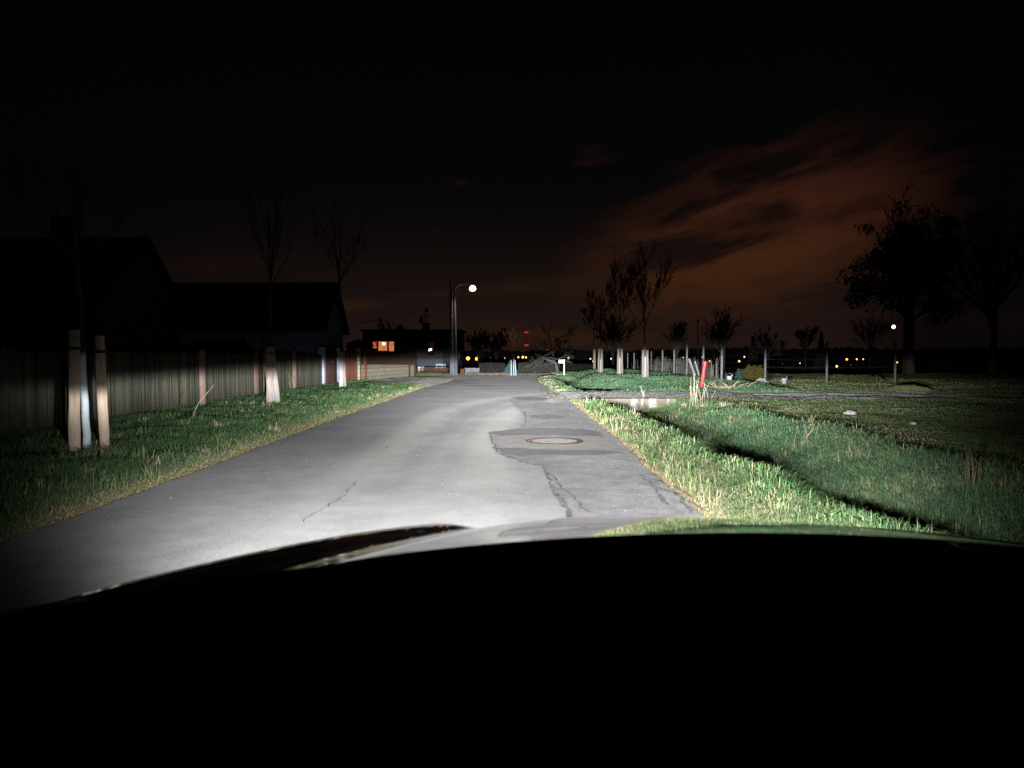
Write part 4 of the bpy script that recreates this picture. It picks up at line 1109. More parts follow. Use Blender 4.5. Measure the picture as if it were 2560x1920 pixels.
# ------------------------------------------------------------------ utility pole, lamp, wire
YP = 53.6
pb_ = at(1131, 941, YP); pz = Gz(pb_.x, YP) - .1
pole = empty('utility_pole', (pb_.x, YP, pz), 'tall concrete twin utility pole carrying the lit street lamp', 'utility pole')
def pp(u, v, y=YP): q = at(u, v, y); return q
mb = MB(); mb.tube([(pp(1128.5, 941).x, YP, pz), (pp(1127, 694).x, YP, pp(1127, 694).z)], [.125, .075], 10); mb.build('post', M_POLE, pole, off=pole.location)
mb = MB(); mb.tube([(pp(1140, 941).x, YP, pz), (pp(1135.5, 718).x, YP, pp(1135, 718).z)], [.125, .08], 10); mb.build('post', M_POLE, pole, off=pole.location)
mb = MB(); mb.tube([(pp(1134.5, 941).x, YP - .15, pz), (pp(1131.5, 830).x, YP - .12, pp(1131, 830).z), (pp(1130.8, 726).x, YP - .10, pp(1131, 726).z)], .03, 8); mb.build('conduit', M_STEEL, pole, off=pole.location)
for vv in (735, 790, 860): 
    mb = MB(); a = pp(1127.5, vv); b = pp(1136, vv); mb.box(a.x - .04, b.x + .04, YP - .04, YP + .04, a.z, a.z + .08); mb.build('bracket', M_STEEL, pole, off=pole.location)
L0 = pp(1182, 722)
mb = MB(); mb.tube([pp(1136, 724), pp(1150, 712), pp(1166, 711), (L0.x - .1, YP - .2, L0.z + .29)], .035, 7); mb.build('lamp_arm', M_STEEL, pole, off=pole.location)
mb = MB(); mb.box(L0.x - .29, L0.x + .26, YP - .36, YP - .10, L0.z + .27, L0.z + .33); lh = mb.build('lamp_head', M_WIRE, pole, off=pole.location)
mb = MB(); mb.ball((L0.x, YP - .23, L0.z), .20, 16, 10, (1.1, .8, .95)); mb.build('lamp_bowl', G_LAMP, lh, off=pole.location)
ld = bpy.data.lights.new('street_lamp_light', 'SPOT'); lo = bpy.data.objects.new('street_lamp_light', ld); COL.objects.link(lo)
ld.energy = 520; ld.color = (1.0, .84, .60); ld.shadow_soft_size = .25; ld.spot_size = R(150); ld.spot_blend = .6
lo.parent = lh; lo.matrix_parent_inverse = Matrix.Translation(-Vector(pole.location))
lo.location = Vector((L0.x, YP - .23, L0.z - .26))
mb = MB(); a = pp(1126, 746); b = at(852, 812, 40.0); pts = []
for i in range(25):
    t = i / 24; p = Vector(a).lerp(b, t); p.z -= .9 * 4 * t * (1 - t) * .35; pts.append(p)
mb.tube(pts, .014, 5); o = mb.build('overhead_wire', M_WIRE); tag(o, 'thin overhead wire running from the utility pole to the low house', 'wire')

# ------------------------------------------------------------------ junction furniture
YS = 53.3
sp = at(1410.5, 942, YS); sz = Gz(sp.x, YS) - .05
sign = empty('street_sign', (sp.x, YS, sz), 'small white street name sign on a slim white post at the junction', 'street sign')
mb = MB(); mb.tube([(sp.x, YS, sz), (sp.x, YS, at(1410, 899, YS).z)], .035, 10); mb.build('post', M_WHITE, sign, off=sign.location)
a, b = at(1397, 907.5, YS), at(1409.5, 900, YS)
mb = MB(); mb.box(a.x, b.x + .02, YS - .055, YS - .04, a.z, b.z); pl = mb.build('plate', M_WHITE, sign, off=sign.location)
mb = MB(); rnd = random.Random(2); x = a.x + .06; zc = (a.z + b.z) / 2
while x < b.x - .08:
    w = rnd.uniform(.010, .022); mb.box(x, x + w, YS - .062, YS - .057, zc - .027, zc + rnd.uniform(.013, .033)); x += w + .009
mb.build('lettering', M_SIGNTX, pl, off=sign.location)
# low kerb wall
def kerbwall(name, u0, u1, Y, v0, v1, m, label, th=.35):
    a, b = at(u0, v1, Y), at(u1, v0, Y); z0 = Gz(a.x, Y) - .2
    r_ = empty(name, (a.x, Y, z0), label, 'wall'); mb = MB(); mb.box(a.x, b.x, Y, Y + th, z0, b.z); mb.build('wall_panel', m, r_, off=r_.location)
    mb = MB(); mb.box(a.x - .04, b.x + .04, Y - .04, Y + th + .04, b.z + .003, b.z + .06); mb.build('coping', m, r_, off=r_.location)
kerbwall('low_wall', 1168, 1290, 54.6, 934, 944, mat('beige_kerb', (.075, .064, .054), .9, .15, .3, 4), 'low beige garden wall facing the end of the road')
kerbwall('low_wall', 1296, 1378, 54.9, 935, 944, mat('mossy_kerb', (.05, .052, .043), .9, .15, .3, 4), 'lower mossy garden wall right of the staked junction tree')
kerbwall('concrete_barrier', 1163, 1198, 57.0, 922, 934, mat('grey_barrier', (.11, .118, .13), .9, .15, .3, 3), 'grey concrete barrier behind the low beige wall', .5)
# central small tree
young_tree('young_tree', 1284.5, 941, 53.6, [(1284.5, 915), (1284.5, 890), (1284.5, 868)], .036, 'small bare tree lit by the street lamp at the end of the road', None, 41, (815, 22), 9, twig=.014, levels=2, mt=whitewash('whitewashed_bark_far', (.34, .36, .42), 1.25), mc=mat('lamplit_brown_bark', (.17, .125, .085), .9, .1, .3, 9), split=(2, 4))  # crown bark colour lightened to carry some of the street lamp's light
CG = 'stakes around the junction tree'
stake('tree_stake', 1277.8, 941, 1278, 900, 53.4, .034, 'left white stake of the small lit tree at the junction', CG, 71, m=M_STAKE3)
stake('tree_stake', 1290, 941, 1287.5, 900, 53.4, .034, 'right white stake of the small lit tree at the junction', CG, 72, m=M_STAKE3)

def leafy(name, u, Y, v0, v1, halfpx, color, label, cat, seed, n=2600, leaf=.09, cone=False, core=True, depth=1.0):
    b = at(u, v1, Y); z0 = Gz(b.x, Y) - .05; hh = at(u, v0, Y).z - z0; w = halfpx / FPX * Y
    root = empty(name, (b.x, Y, z0), label, cat); r = np.random.default_rng(seed)
    if cone:
        t = r.random(n) ** 1.25; rr = w * (1 - t) * np.sqrt(r.uniform(.35, 1, n)); a = r.uniform(0, 6.28, n)
        # whorled branches: pull radius into tiers
        tier = .55 + .45 * np.abs(np.sin(t * 24 + 2 * np.sin(a * 3))); rr *= tier
        X = np.stack([rr * np.cos(a), rr * np.sin(a) * depth, t * hh], 1)
    else:
        cl = r.normal(0, 1, (26, 3)); cl /= np.linalg.norm(cl, axis=1)[:, None]; cl *= r.uniform(.35, .85, (26, 1))
        k = r.integers(0, 26, n); X = cl[k] + r.normal(0, .22, (n, 3)); X = X * np.array([w, w * depth, hh * .52]) + np.array([0, 0, hh * .5]); X[:, 2] = np.abs(X[:, 2])
    d1 = r.normal(0, 1, (n, 3)); d1 /= np.linalg.norm(d1, axis=1)[:, None]; d2 = np.cross(d1, r.normal(0, 1, (n, 3))); d2 /= np.linalg.norm(d2, axis=1)[:, None]
    s = leaf * r.uniform(.5, 1.3, n)[:, None]
    V = np.stack([X - d1 * s, X + d2 * s * .45, X + d1 * s, X - d2 * s * .45], 1).reshape(-1, 3)
    F = np.arange(n * 4).reshape(-1, 4)
    g = r.uniform(.55, 1.35, n)[:, None]; C = np.repeat(np.array(color)[None] * g, 4, 0)
    link('foliage', np_mesh('foliage', V, [F], C), M_GRASS, root)
    st = MB(); st.tube([(0, 0, 0), (0, 0, hh * (.9 if cone else .5))], [max(.03, w * .06), .015], 6); st.build('stem', M_BARK, root)
    return root
leafy('blue_spruce', 1277, 55.8, 903, 940, 26, (.030, .066, .072), 'small blue spruce behind the staked junction tree', 'spruce', 1, 4200, .10, True)
# dark hedge behind the junction
def hedge(name, u0, u1, Y, v0, v1, color, label, seed, n=9000, leaf=.08):
    a, b = at(u0, v1, Y), at(u1, v0, Y); z0 = Gz(a.x, Y) - .05; root = empty(name, ((a.x + b.x) / 2, Y, z0), label, 'hedge'); r = np.random.default_rng(seed)
    L = b.x - a.x; hh = b.z - z0
    X = np.stack([r.uniform(-L / 2, L / 2, n), r.uniform(-.1, 1.2, n), np.zeros(n)], 1)
    top = hh * (.78 + .35 * (fbm(X[:, 0] * .9, X[:, 1], seed) - .3)); X[:, 2] = top * np.sqrt(r.random(n)); X[:, 1] += .25 * (vnoise(X[:, 0] * 1.5, X[:, 2] * 1.5, seed) - .5)
    d1 = r.normal(0, 1, (n, 3)); d1 /= np.linalg.norm(d1, axis=1)[:, None]; d2 = np.cross(d1, r.normal(0, 1, (n, 3))); d2 /= np.linalg.norm(d2, axis=1)[:, None]
    s = leaf * r.uniform(.5, 1.3, n)[:, None]
    V = np.stack([X - d1 * s, X + d2 * s * .5, X + d1 * s, X - d2 * s * .5], 1).reshape(-1, 3)
    C = np.repeat(np.array(color)[None] * r.uniform(.5, 1.4, n)[:, None], 4, 0)
    link('foliage', np_mesh('foliage', V, [np.arange(n * 4).reshape(-1, 4)], C), M_GRASS, root)
    c_ = MB(); c_.box(-L / 2 + .1, L / 2 - .1, .35, .8, 0, hh * .62); c_.build('branches', M_BARK, root)
hedge('hedge', 1198, 1262, 58.5, 905, 940, (.016, .0155, .0145), 'dark grey hedge left of the blue spruce', 4)
hedge('hedge', 1296, 1398, 59.2, 902, 940, (.022, .023, .019), 'broad dark hedge between the blue spruce and the gnarled tree', 5, 13000)
hedge('hedge', 1400, 1500, 70, 906, 942, (.006, .007, .005), 'black hedge behind the street sign', 6, 9000)
hedge('shrub_row', 868, 908, 62, 843, 900, (.02, .018, .014), 'dark shrubs above the block wall left of the flat roofed house', 7, 6000, .2)

# gnarled leaning tree left of the sign
T = Tree(77); b = at(1397, 942, 55.5); b.z = Gz(b.x, 55.5) - .1
root = empty('gnarled_tree', b, 'gnarled leaning bare tree with drooping branches beside the street sign', 'tree')
pts = [at(u, v, 55.5) - b for u, v in ((1397, 942), (1393, 925), (1389, 908), (1355.5, 893), (1381, 880))]; pts[0] = Vector((0, 0, 0))
T.tr.tube(pts, [.17, .145, .13, .11, .085], 9); T.tr.build('trunk', mat('grey_bark', (.050, .050, .050), .9, .15, .4, 8), root, smooth=True)
for (u, v, dx, dz, L) in ((1388, 902, -1, .25, 2.6), (1387, 897, -1, .05, 2.8), (1389, 905, -.8, -.1, 2.2), (1385, 890, -.7, .6, 2.2), (1381, 880, -.3, 1, 2.4), (1381, 880, .4, 1, 2.2), (1384, 855.5, .9, .5, 2.2), (1383, 884, .6, .9, 1.8), (1387, 898, 1, .1, 2.4)):
    T.branch(at(u, v, 55.5) - b, (dx, T.r.uniform(-.4, .2), dz), L * .645, .058, 0, 2, -.10 if dz < .4 else .05, .2, (5, 8), .5, 6, .013, .75)
T.cr.build('crown', mat('grey_twigs', (.038, .038, .033), .9, .15, .3, 8), root)

# ------------------------------------------------------------------ right hand side
# culvert headwall
hw = empty('culvert_wall', (3.8, 23.9, 0), 'stained concrete culvert headwall closing the ditch under the driveway', 'wall')
mb = MB(); mb.box(2.35, 5.1, 23.75, 24.05, -.95, .09)
def stainm():
    m = bpy.data.materials.new('stained_concrete'); m.use_nodes = True
    N = NT(m.node_tree); p = m.node_tree.nodes['Principled BSDF']; tc = N.n('ShaderNodeTexCoord')
    f = N.noise(N.mapping(tc.outputs['Object'], scale=(2.6, 1, .5)), 1.0, 5, .6)
    g = N.noise(tc.outputs['Object'], 7.0, 5, .65)
    c = N.mix(N.ss(f, .52, .60), (.115, .098, .072, 1), (.30, .285, .265, 1)); c = N.mix(N.ss(g, .45, .7, 0, .6), c, (.05, .046, .032, 1))
    N.lk(c, p.inputs['Base Color']); p.inputs['Roughness'].default_value = .9
    b_ = N.n('ShaderNodeBump'); b_.inputs['Distance'].default_value = .01; N.lk(g, b_.inputs['Height']); N.lk(b_.outputs[0], p.inputs['Normal'])
    return m
M_STAIN = stainm()
mb.build('wall_panel', M_STAIN, hw, off=hw.location)
mb = MB(); mb.tube([(3.55, 23.70, -.62), (3.55, 23.74, -.62)], .24, 20); mb.build('pipe_mouth', M_BLACK, hw, off=hw.location)

# manhole
mp = gp(1386, 1106); mz = roadz(mp.x, mp.y)
mh = empty('manhole_cover', (mp.x, mp.y, mz), 'round manhole cover with a rusty rim set in the right lane', 'manhole cover')
def ring(mb, r0, r1, z0, z1, n=72):
    vs = []; fs = []
    for k in range(n):
        a = 2 * math.pi * k / n; c, s = math.cos(a), math.sin(a)
        vs += [(r0 * c, r0 * s, z0), (r0 * c, r0 * s, z1), (r1 * c, r1 * s, z1), (r1 * c, r1 * s, z0)]
    for k in range(n):
        a = k * 4; b = ((k + 1) % n) * 4
        fs += [(a, a + 1, b + 1, b), (a + 1, a + 2, b + 2, b + 1), (a + 2, a + 3, b + 3, b + 2)]
    mb.add(vs, fs)
mb = MB(); ring(mb, .445, .48, -.02, .016); 
mb.build('frame', M_IRON, mh)
mb = MB(); ring(mb, .385, .412, -.02, .014); lidr = mb.build('rim', M_IRON, mh)
mb = MB(); vs = [(0, 0, .013)]; n = 64
for k in range(n): a = 2 * math.pi * k / n; vs.append((.384 * math.cos(a), .384 * math.sin(a), .012))
mb.add(vs, [(0, 1 + k, 1 + (k + 1) % n) for k in range(n)]); mb.build('lid', M_LID, mh)

# red snow marker
ma = at(1752, 973, 31.0); mz = Gz(ma.x, ma.y) - .05
mk = empty('marker_post', (ma.x, ma.y, mz), 'leaning red plastic marker post with bright red reflectors by the driveway', 'marker post')
tp = at(1763, 903, 30.9); ax = tp - Vector((ma.x, ma.y, mz))
mb = MB(); mb.tube([(0, 0, 0), ax * .5, ax * .98, ax], [.072, .070, .067, .045], 14); pst = mb.build('post', M_RED, mk, smooth=False)
for f_, s_ in ((.86, .045), (.945, .045)):
    c = ax * f_ + Vector((.015, -.068, 0)); mb = MB(); mb.ball(c, .042, 10, 6, (.9, .35, 1.25)); mb.build('reflector', M_REFL, mk)
c = ax * .93 + Vector((-.068, -.02, 0)); mb = MB(); mb.ball(c, .04, 8, 6, (.35, .6, 1.5)); mb.build('reflector', M_REFL, mk)

# concrete posts of the wire fence
FG = 'concrete posts of the wire fence'
names = [(1717, 41.5, 2.0, 'post left of the leaning grey boards'), (1685, 44.8, 1.75, 'post second left of the leaning boards'), (1656, 48.2, 1.75, 'post third left of the leaning boards'), (1628, 52, 1.7, 'post just right of the tallest bank tree'), (1585, 59, 1.6, 'post just left of the tallest bank tree'), (1569, 62.5, 1.6, 'furthest post right of the second bank tree'),
         (1758, 38.2, 1.95, 'dark post directly behind the red marker'), (1804, 35.2, 1.75, 'bright corner post right of the red marker'), (1913, 38, 2.1, 'tall post right of the yellow bush'), (2067, 38.4, 2.1, 'dim tall post below the distant white lamp'), (2238, 39, 2.1, 'nearly invisible post under the moonlike lamp')]
fpts = []
for (u, Y, zt_, lab) in names:
    p = at(u, 900, Y); z0 = Gz(p.x, Y) - .15; zt_ = at(u, 888, Y).z + (zt_ - 1.45)
    mb = MB(); mb.box(-.04, .04, -.04, .04, 0, zt_ - z0); mb.add([(-.04, -.04, zt_ - z0 + .001), (.04, -.04, zt_ - z0 + .001), (.04, .04, zt_ - z0 + .001), (-.04, .04, zt_ - z0 + .001), (0, 0, zt_ - z0 + .05)], [(0, 1, 4), (1, 2, 4), (2, 3, 4), (3, 0, 4)])
    o = mb.build('fence_post', M_POST); o.location = (p.x, Y, z0); tag(o, 'slim concrete fence ' + lab, 'fence post', FG); fpts.append((p.x, Y, z0, zt_))
order = [5, 4, 3, 2, 1, 0, 6, 7, 8, 9, 10]
mb = MB()
for i, j in zip(order[:-1], order[1:]):
    a, b = fpts[i], fpts[j]
    for f_ in (.28, .45, .62, .80, .95):
        p = Vector((a[0], a[1] - .056, a[2] + (a[3] - a[2]) * f_)); q = Vector((b[0], b[1] - .056, b[2] + (b[3] - b[2]) * f_)); mb.tube([p, (p + q) / 2 - Vector((0, 0, .04)), q], .0022, 3, cap=False)
o = mb.build('fence_wire', M_FWIRE); tag(o, 'thin steel wires strung between the concrete fence posts', 'wire')
# leaning boards
for (u0, v0, u1, v1, w, lab) in ((1742, 947, 1722, 897, .15, 'wide grey board leaning left behind the red marker post'), (1752, 940, 1737, 903, .09, 'narrow grey board leaning beside the wide one')):
    a, b = at(u0, v0, 39.5), at(u1, v1, 39.5); z0 = Gz(a.x, 39.5) - .05; a.z = z0; d = b - a
    mb = MB(); q = d.to_track_quat('Z', 'Y').to_matrix().to_4x4(); mb.box(-w, w, -.02, .02, 0, d.length, q); o = mb.build('board', M_BOARD); o.location = a; tag(o, lab, 'board')
# bushes
leafy('forsythia_bush', 1880, 40.5, 917, 962, 32, (.045, .041, .008), 'yellow green bush by the wire fence', 'bush', 11, 3600, .06)
leafy('evergreen_bush', 1846, 39.0, 925, 966, 14, (.022, .05, .045), 'small dark evergreen left of the yellow bush', 'bush', 12, 2600, .07, True)
leafy('low_bush', 2120, 42, 938, 966, 70, (.05, .055, .018), 'low dim scrub far right along the wire fence', 'bush', 13, 2600, .08)
# pale things by the fence
def lump(name, u, v, r, m, label, cat, sq, seed, Y=None):
    p = gp(u, v) if Y is None else at(u, v, Y); z = Gz(p.x, p.y); rnd = random.Random(seed)
    mb = MB(); mb.ball((0, 0, r * sq[2] * .5), r, 14, 9, sq); mb.v = [tuple(Vector(q) * rnd.uniform(.82, 1.15)) for q in mb.v]
    o = mb.build(name, m); o.location = (p.x, p.y, z - r * .12); return tag(o, label, cat)
def bag(name, u, v, Y, label):
    p = at(u, v, Y); z = Gz(p.x, Y); root = empty(name, (p.x, Y, z), label, 'bucket')
    mb = MB(); mb.tube([(0, 0, 0), (0, 0, .16), (0, 0, .30)], [.10, .13, .14], 14); mb.build('body', M_PAIL, root)
    mb = MB(); mb.tube([(.14 * math.cos(a), 0, .30 + .12 * math.sin(a)) for a in [math.pi * k / 8 for k in range(9)]], .008, 5); mb.build('handle', M_STEEL, root)
bag('bucket', 1823, 962, 36, 'small white bucket left of the dark evergreen bush')
bag('bucket', 1960, 960, 38, 'white bucket standing alone right of the tall fence post')
lump('white_sack', 1904, 961, .30, mat('sack_cloth', (.24, .24, .245), .9, .1, .2, 6), 'crumpled white sack at the foot of the yellow bush', 'sack', (1.1, .8, .75), 5, 37.5)
# twig heap
rnd = random.Random(8); p = gp(1826, 978); z = Gz(p.x, p.y); mb = MB()
for k in range(34):
    a = rnd.uniform(0, 6.28); L = rnd.uniform(.3, .9); x, y = rnd.gauss(0, .35), rnd.gauss(0, .2); e = Vector((math.cos(a) * L, math.sin(a) * L * .5, rnd.uniform(.0, .45)))
    mb.tube([(x, y, .02), Vector((x, y, .05)) + e * .5 + Vector((0, 0, rnd.uniform(0, .08))), Vector((x, y, .02)) + e], [.016, .012, .005], 4)
o = mb.build('twig_heap', mat('dry_twigs', (.34, .27, .18), .9, .1, .3, 9)); o.location = (p.x, p.y, z); tag(o, 'heap of dry cut twigs at the edge of the farm track', 'twig heap')
# stones in the field
lump('stone_heap', 2125, 1034, .11, M_STONE, 'large pale stone lying in the field below the big dark tree', 'stone', (1.5, .9, .75), 1)
lump('field_stone', 2282, 1063, .055, M_STONE, 'small pale stone alone right of the large field stone', 'stone', (1.2, .9, .7), 2)
lump('field_stone', 2157, 1065, .035, M_STONE, 'tiny pale stone nearest the large field stone', 'stone', (1.3, .9, .5), 3)
lump('soil_mound', 2270, 978, .62, M_SOIL, 'low dark earth mound at the far edge of the field', 'mound', (1.5, .8, .32), 4)

# background bare trees, dark against the sky
def bare(name, u, Y, vbase, vtop, half, label, seed, nb=7, r0=.12, lev=2, tw=.02, vc=None, ang=.6, up=.15):
    b = at(u, vbase, Y); b.z = Gz(b.x, Y) - .1; T = Tree(seed); r = T.r
    top = at(u, vtop, Y) - b; Hh = top.z; ct = Hh * .28 if vc is None else (at(u, vc, Y) - b).z; W_ = half / FPX * Y
    root = empty(name, b, label, 'tree')
    T.tr.tube([(0, 0, 0), (r.gauss(0, .06), 0, ct * .5), (r.gauss(0, .1), 0, ct), (r.gauss(0, .1), 0, ct + (Hh - ct) * .3)], [r0, r0 * .85, r0 * .7, r0 * .5], 8); T.tr.build('trunk', M_BARK, root, smooth=True)
    for k in range(nb):
        a = 2 * math.pi * k / nb + r.uniform(-.5, .5); t = r.uniform(0, .3); f = r.uniform(.55, 1)
        T.branch((0, 0, ct + (Hh - ct) * t), (math.cos(a) * W_ * f, math.sin(a) * W_ * f, (Hh - ct) * (1 - t) * r.uniform(.45, .9)), math.hypot(W_ * f, (Hh - ct) * (1 - t)) * .8, r0 * .5, 0, lev, up, .13, (5, 7), .48, 6, tw, ang)
    T.branch((0, 0, ct), (0, 0, 1), (Hh - ct) * .95, r0 * .5, 0, lev, .1, .08, (6, 8), .42, 7, tw, ang)
    T.cr.build('crown', M_BARK, root); return root
bare('bare_tree', 1808, 70, 935, 795, 38, 'round crowned bare tree right of the red marker', 201, 8, .14, 2, .028)
bare('bare_tree', 1690, 80, 935, 812, 28, 'wispy bare tree behind the wire fence left of the thin mast', 202, 7, .12, 2, .03)
bare('bare_tree', 1920, 130, 930, 838, 14, 'small bare tree behind the tall fence post', 209, 6, .12, 2, .05)
bare('bare_tree', 2012, 120, 925, 825, 22, 'thin bare tree left of the dark conifer', 203, 6, .14, 2, .045)
bare('bare_tree', 2175, 135, 930, 800, 45, 'bare shrubby tree left of the moonlike lamp', 204, 9, .14, 2, .035)
bare('bare_tree', 1195, 120, 935, 835, 34, 'bare garden tree right of the flat roofed house', 205, 7, .16, 2, .05)
bare('bare_tree', 1240, 125, 935, 838, 34, 'bare garden tree left of the junction tree', 206, 7, .16, 2, .05)
bare('bare_tree', 985, 112, 935, 815, 20, 'bare tree top behind the flat roof', 207, 6, .15, 2, .04)
bare('bare_tree', 1530, 100, 935, 800, 34, 'bushy bare tree behind the second bank tree', 208, 9, .15, 2, .04)
def conifer(u, Y, vb, vt, half, label, seed, n=1800, leaf=.25, c=(.016, .022, .014)):
    leafy('conifer', u, Y, vt, vb, half, c, label, 'conifer', seed, n, leaf, True)
conifer(2052, 110, 930, 832, 22, 'dark conifer under the orange horizon near the distant white lamp', 21)
conifer(1882, 120, 930, 842, 24, 'sparse drooping conifer behind the yellow bush', 22, 500, .35)
p = at(1744, 890, 90); mb = MB(); mb.tube([(0, 0, 0), (0, 0, at(1744, 798, 90).z - Gz(p.x, 90))], [.10, .05], 7); mb.box(-.12, .12, -.05, .05, at(1744, 806, 90).z - Gz(p.x, 90), at(1744, 800, 90).z - Gz(p.x, 90))
o = mb.build('thin_mast', M_WIRE); o.location = (p.x, 90, Gz(p.x, 90)); tag(o, 'thin dark mast behind the leaning boards', 'mast')

# big dark tree at right
Yb = 60.0; b = at(2272, 965, Yb); b.z = Gz(b.x, Yb) - .2; T = Tree(303); r = T.r
root = empty('big_tree', b, 'big dark tree with clumpy crown at the right above the field', 'tree')
def q_(u, v): return at(u, v, Yb) - b
T.tr.tube([(0, 0, 0), q_(2271, 880), q_(2272, 800), q_(2276, 730)], [.50, .40, .34, .24], 12); T.tr.build('trunk', M_BARK, root, smooth=True)
ends = []
for (u, v, u2, v2) in ((2272, 790, 2135, 735), (2271, 800, 2160, 700), (2273, 760, 2190, 620), (2274, 740, 2230, 540), (2276, 730, 2290, 525), (2276, 740, 2345, 560), (2275, 770, 2390, 660), (2273, 800, 2400, 740), (2274, 760, 2330, 640), (2272, 775, 2220, 670), (2272, 745, 2250, 600)):
    a, c = q_(u, v), q_(u2, v2); c.y += r.uniform(-2.5, 2.5); d = c - a
    T.branch(a, d, d.length * 1.02, .14, 0, 2, .12, .10, (7, 9), .40, 7, .02, .7); ends.append((a, c))
T.cr.build('crown', M_BARK, root)
rr = np.random.default_rng(9); n = 9000; cen = []
for a, c in ends:
    for k in range(10):
        t = rr.uniform(.4, 1.06); p = Vector(a).lerp(c, t); cen.append((p.x + rr.normal(0, .75), p.y + rr.normal(0, .75), p.z + rr.normal(0, .6)))
cen = np.array(cen); k = rr.integers(0, len(cen), n); X = cen[k] + rr.normal(0, .38, (n, 3)) * np.array([1, 1, .75])
d1 = rr.normal(0, 1, (n, 3)); d1 /= np.linalg.norm(d1, axis=1)[:, None]; d2 = np.cross(d1, rr.normal(0, 1, (n, 3))); d2 /= np.linalg.norm(d2, axis=1)[:, None]
s = .17 * rr.uniform(.5, 1.3, n)[:, None]
V = np.stack([X - d1 * s, X + d2 * s * .5, X + d1 * s, X - d2 * s * .5], 1).reshape(-1, 3)
link('foliage', np_mesh('foliage', V, [np.arange(n * 4).reshape(-1, 4)], np.repeat(np.array([[.03, .032, .018]]) * rr.uniform(.6, 1.3, (n, 1)), 4, 0)), M_GRASS, root)
bare('bare_tree', 2480, 70, 960, 560, 120, 'very dark tall tree at the right edge beyond the big clumpy tree', 305, 12, .4, 2, .03)

# far wood along the horizon (reads as one mass)
rr = np.random.default_rng(12); n = 26000
X = np.stack([rr.uniform(-150, 330, n), rr.uniform(205, 235, n), np.zeros(n)], 1)
top = 1.2 + 2.4 * fbm(X[:, 0] * .035, X[:, 1] * .02, 5) + 2.0 * fbm(X[:, 0] * .25, 1.0, 6) - .3
X[:, 2] = -1.2 + (top + 1.0) * np.sqrt(rr.random(n))
d1 = rr.normal(0, 1, (n, 3)); d1 /= np.linalg.norm(d1, axis=1)[:, None]; d2 = np.cross(d1, rr.normal(0, 1, (n, 3))); d2 /= np.linalg.norm(d2, axis=1)[:, None]
s = .75 * rr.uniform(.5, 1.3, n)[:, None]
V = np.stack([X - d1 * s, X + d2 * s * .6, X + d1 * s, X - d2 * s * .6], 1).reshape(-1, 3)
o = link('far_wood', np_mesh('far_wood', V, [np.arange(n * 4).reshape(-1, 4)], np.full((n * 4, 3), .02)), M_GRASS); tag(o, 'dark strip of far woodland along the horizon', 'wood', kind='stuff')

# ------------------------------------------------------------------ distant lamps
LG = 'distant lamps along the horizon'
LAMPS = [
 (1170, 896, 5.2, G_ORANGE, 'bigger orange lamp glow just right of the utility pole, left of a pair'),
 (1192, 897, 4.6, G_ORANGE, 'orange lamp glow right of a pair beside the utility pole'),
 (1262, 895, 1.6, G_CREAM, 'tiny cream lamp just left of the junction tree'),
 (1226, 895, 1.4, G_DIM, 'very dim lamp between the orange pair and the junction tree'),
 (1296, 893, 2.4, G_AMBER, 'amber lamp nearest the right of the junction tree'),
 (1307, 893, 3.4, G_AMBER, 'brightest amber lamp under the radio mast'),
 (1315, 893.5, 2.6, G_AMBER, 'amber lamp right of the brightest one under the radio mast'),
 (1331, 894, 1.7, G_DIM, 'dim lamp right of the radio mast foot'),
 (1355, 894, 1.8, G_CREAM, 'small cream lamp left of the gnarled tree'),
 (1421, 895, 3.2, G_AMBER, 'amber lamp just right of the street sign'),
 (1476, 897, 2.1, G_AMBER, 'small amber lamp left of the furthest bank tree'),
 (1483.5, 903, 2.6, G_AMBER, 'lower amber lamp touching the furthest bank tree'),
 (1528, 897, 2.3, G_AMBER, 'amber lamp between the second and third bank trees'),
 (1667, 893, 1.5, G_DIM, 'dim lamp left of the leaning boards'),
 (1708, 893.5, 1.7, G_CREAM, 'cream lamp above the leaning boards'),
 (1755.5, 893, 1.8, G_CREAM, 'cream lamp directly above the red marker'),
 (1774, 903, 2.1, G_AMBER, 'amber lamp just right of the red marker'),
 (1800, 893, 1.5, G_DIM, 'dim lamp left of the corner fence post'),
 (1848, 903, 2.9, G_AMBER, 'bright amber lamp above the dark evergreen bush'),
 (1861, 892, 2.2, G_AMBER, 'amber lamp high above the yellow bush'),
 (1956, 909, 1.3, G_DIM, 'very dim lamp right of the tall fence post'),
 (2000, 908, 1.9, G_CREAM, 'cream lamp left of the distant white lamp'),
 (2048, 890.5, 2.9, G_WHITE, 'cold white distant lamp below the dark conifer'),
 (2092, 916, 3.2, G_AMBER, 'lowest amber lamp at right above the field'),
 (2117, 898.5, 3.0, G_ORANGE, 'first orange lamp left of a row of three at right'),
 (2142, 898, 2.2, G_ORANGE, 'middle orange lamp of a row of three at right'),
 (2158, 898, 1.9, G_ORANGE, 'last orange lamp of a row of three at right'),
 (2127, 912, 1.5, G_DIM, 'dim lamp under a row of three orange lamps'),
 (2243, 906, 2.1, G_ORANGE, 'orange lamp low beside the big dark tree trunk'),
 (2234, 817, 5.2, G_WHITE, 'round white moonlike lamp under the big dark tree crown'),
]
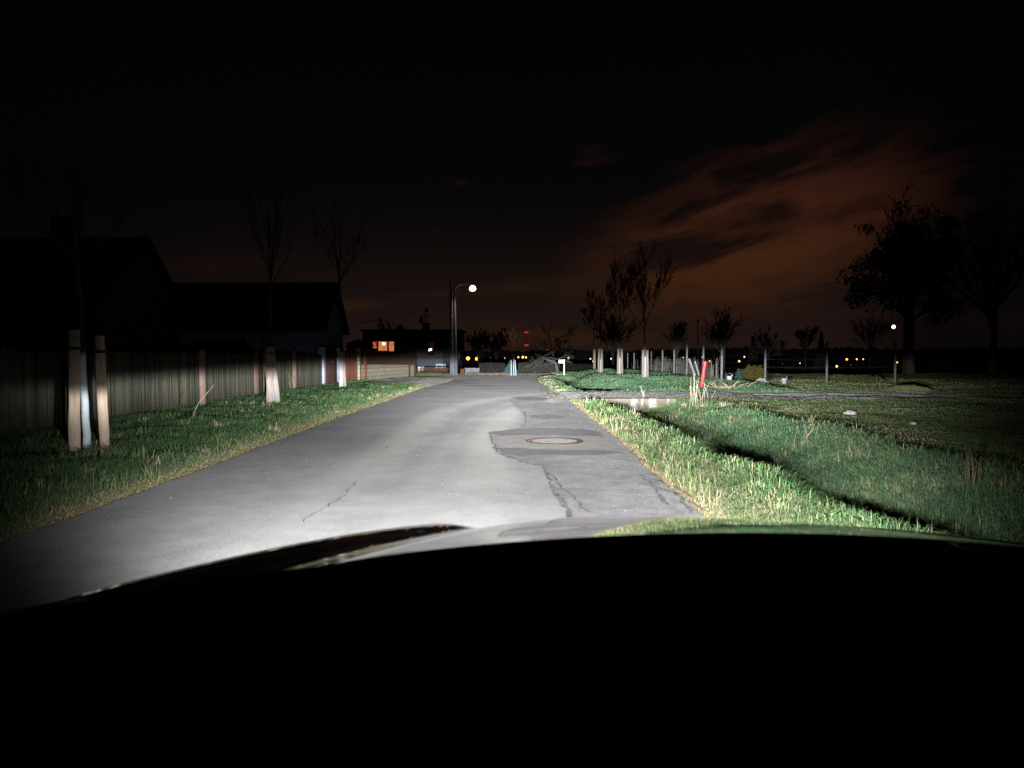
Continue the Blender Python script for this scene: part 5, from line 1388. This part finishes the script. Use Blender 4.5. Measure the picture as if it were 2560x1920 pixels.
for i, (u, v, rp, gm, lab) in enumerate(LAMPS):
    Y = 150.0 if rp < 5 or u > 2000 else 140.0
    p = at(u, v, Y); z0 = Gz(p.x, Y)
    if u == 2234: Y = 120.0; p = at(u, v, Y); z0 = Gz(p.x, Y)
    mb = MB(); mb.tube([(0, .05, 0), (0, .05, p.z - z0)], .05, 5); mb.cur = 1; mb.ball((0, 0, p.z - z0), rp / FPX * Y * .92, 8, 6)
    o = mb.build('distant_lamp', [M_WIRE, gm]); o.location = (p.x, Y, z0); tag(o, lab, 'lamp', LG)
# radio mast with red beacons
Ym = 600.0; p = at(1316, 890, Ym); root = empty('radio_mast', (p.x, Ym, -1.2), 'tall radio mast with two pairs of red beacons far away', 'radio mast')
mb = MB(); zt = at(1316, 828, Ym).z + 1.2
for k in range(3):
    a = 2 * math.pi * k / 3; mb.tube([(1.1 * math.cos(a), 1.1 * math.sin(a), 0), (.7 * math.cos(a), .7 * math.sin(a), zt)], .16, 4)
for k in range(22):
    z1, z2 = zt * k / 22, zt * (k + 1) / 22; a1 = 2 * math.pi * (k % 3) / 3; a2 = 2 * math.pi * ((k + 1) % 3) / 3
    mb.tube([(math.cos(a1), math.sin(a1), z1), (math.cos(a2), math.sin(a2), z2)], .10, 4)
mb.build('lattice', mat('red_glow_lattice', (.2, .03, .03), .6, .3, emit=(.10, .008, .006), es=.28), root)  # bars emit a faint red glow of their own, apart from the beacons
for u, v in ((1313.5, 831), (1318.5, 831), (1313.5, 863), (1319, 863)):
    q = at(u, v, Ym - 2); mb = MB(); mb.ball((q.x - p.x, -2, q.z + 1.2), .62, 8, 6); mb.build('beacon', G_RED, root)
q = at(1369, 875, 300); mb = MB(); z0 = Gz(q.x, 300); mb.tube([(0, .2, 0), (0, .2, q.z - z0)], .12, 5); mb.cur = 1; mb.ball((0, 0, q.z - z0), .36, 8, 6)
o = mb.build('beacon_mast', [M_WIRE, G_RED]); o.location = (q.x, 300, z0); tag(o, 'single red beacon on a short mast behind the gnarled tree', 'beacon')
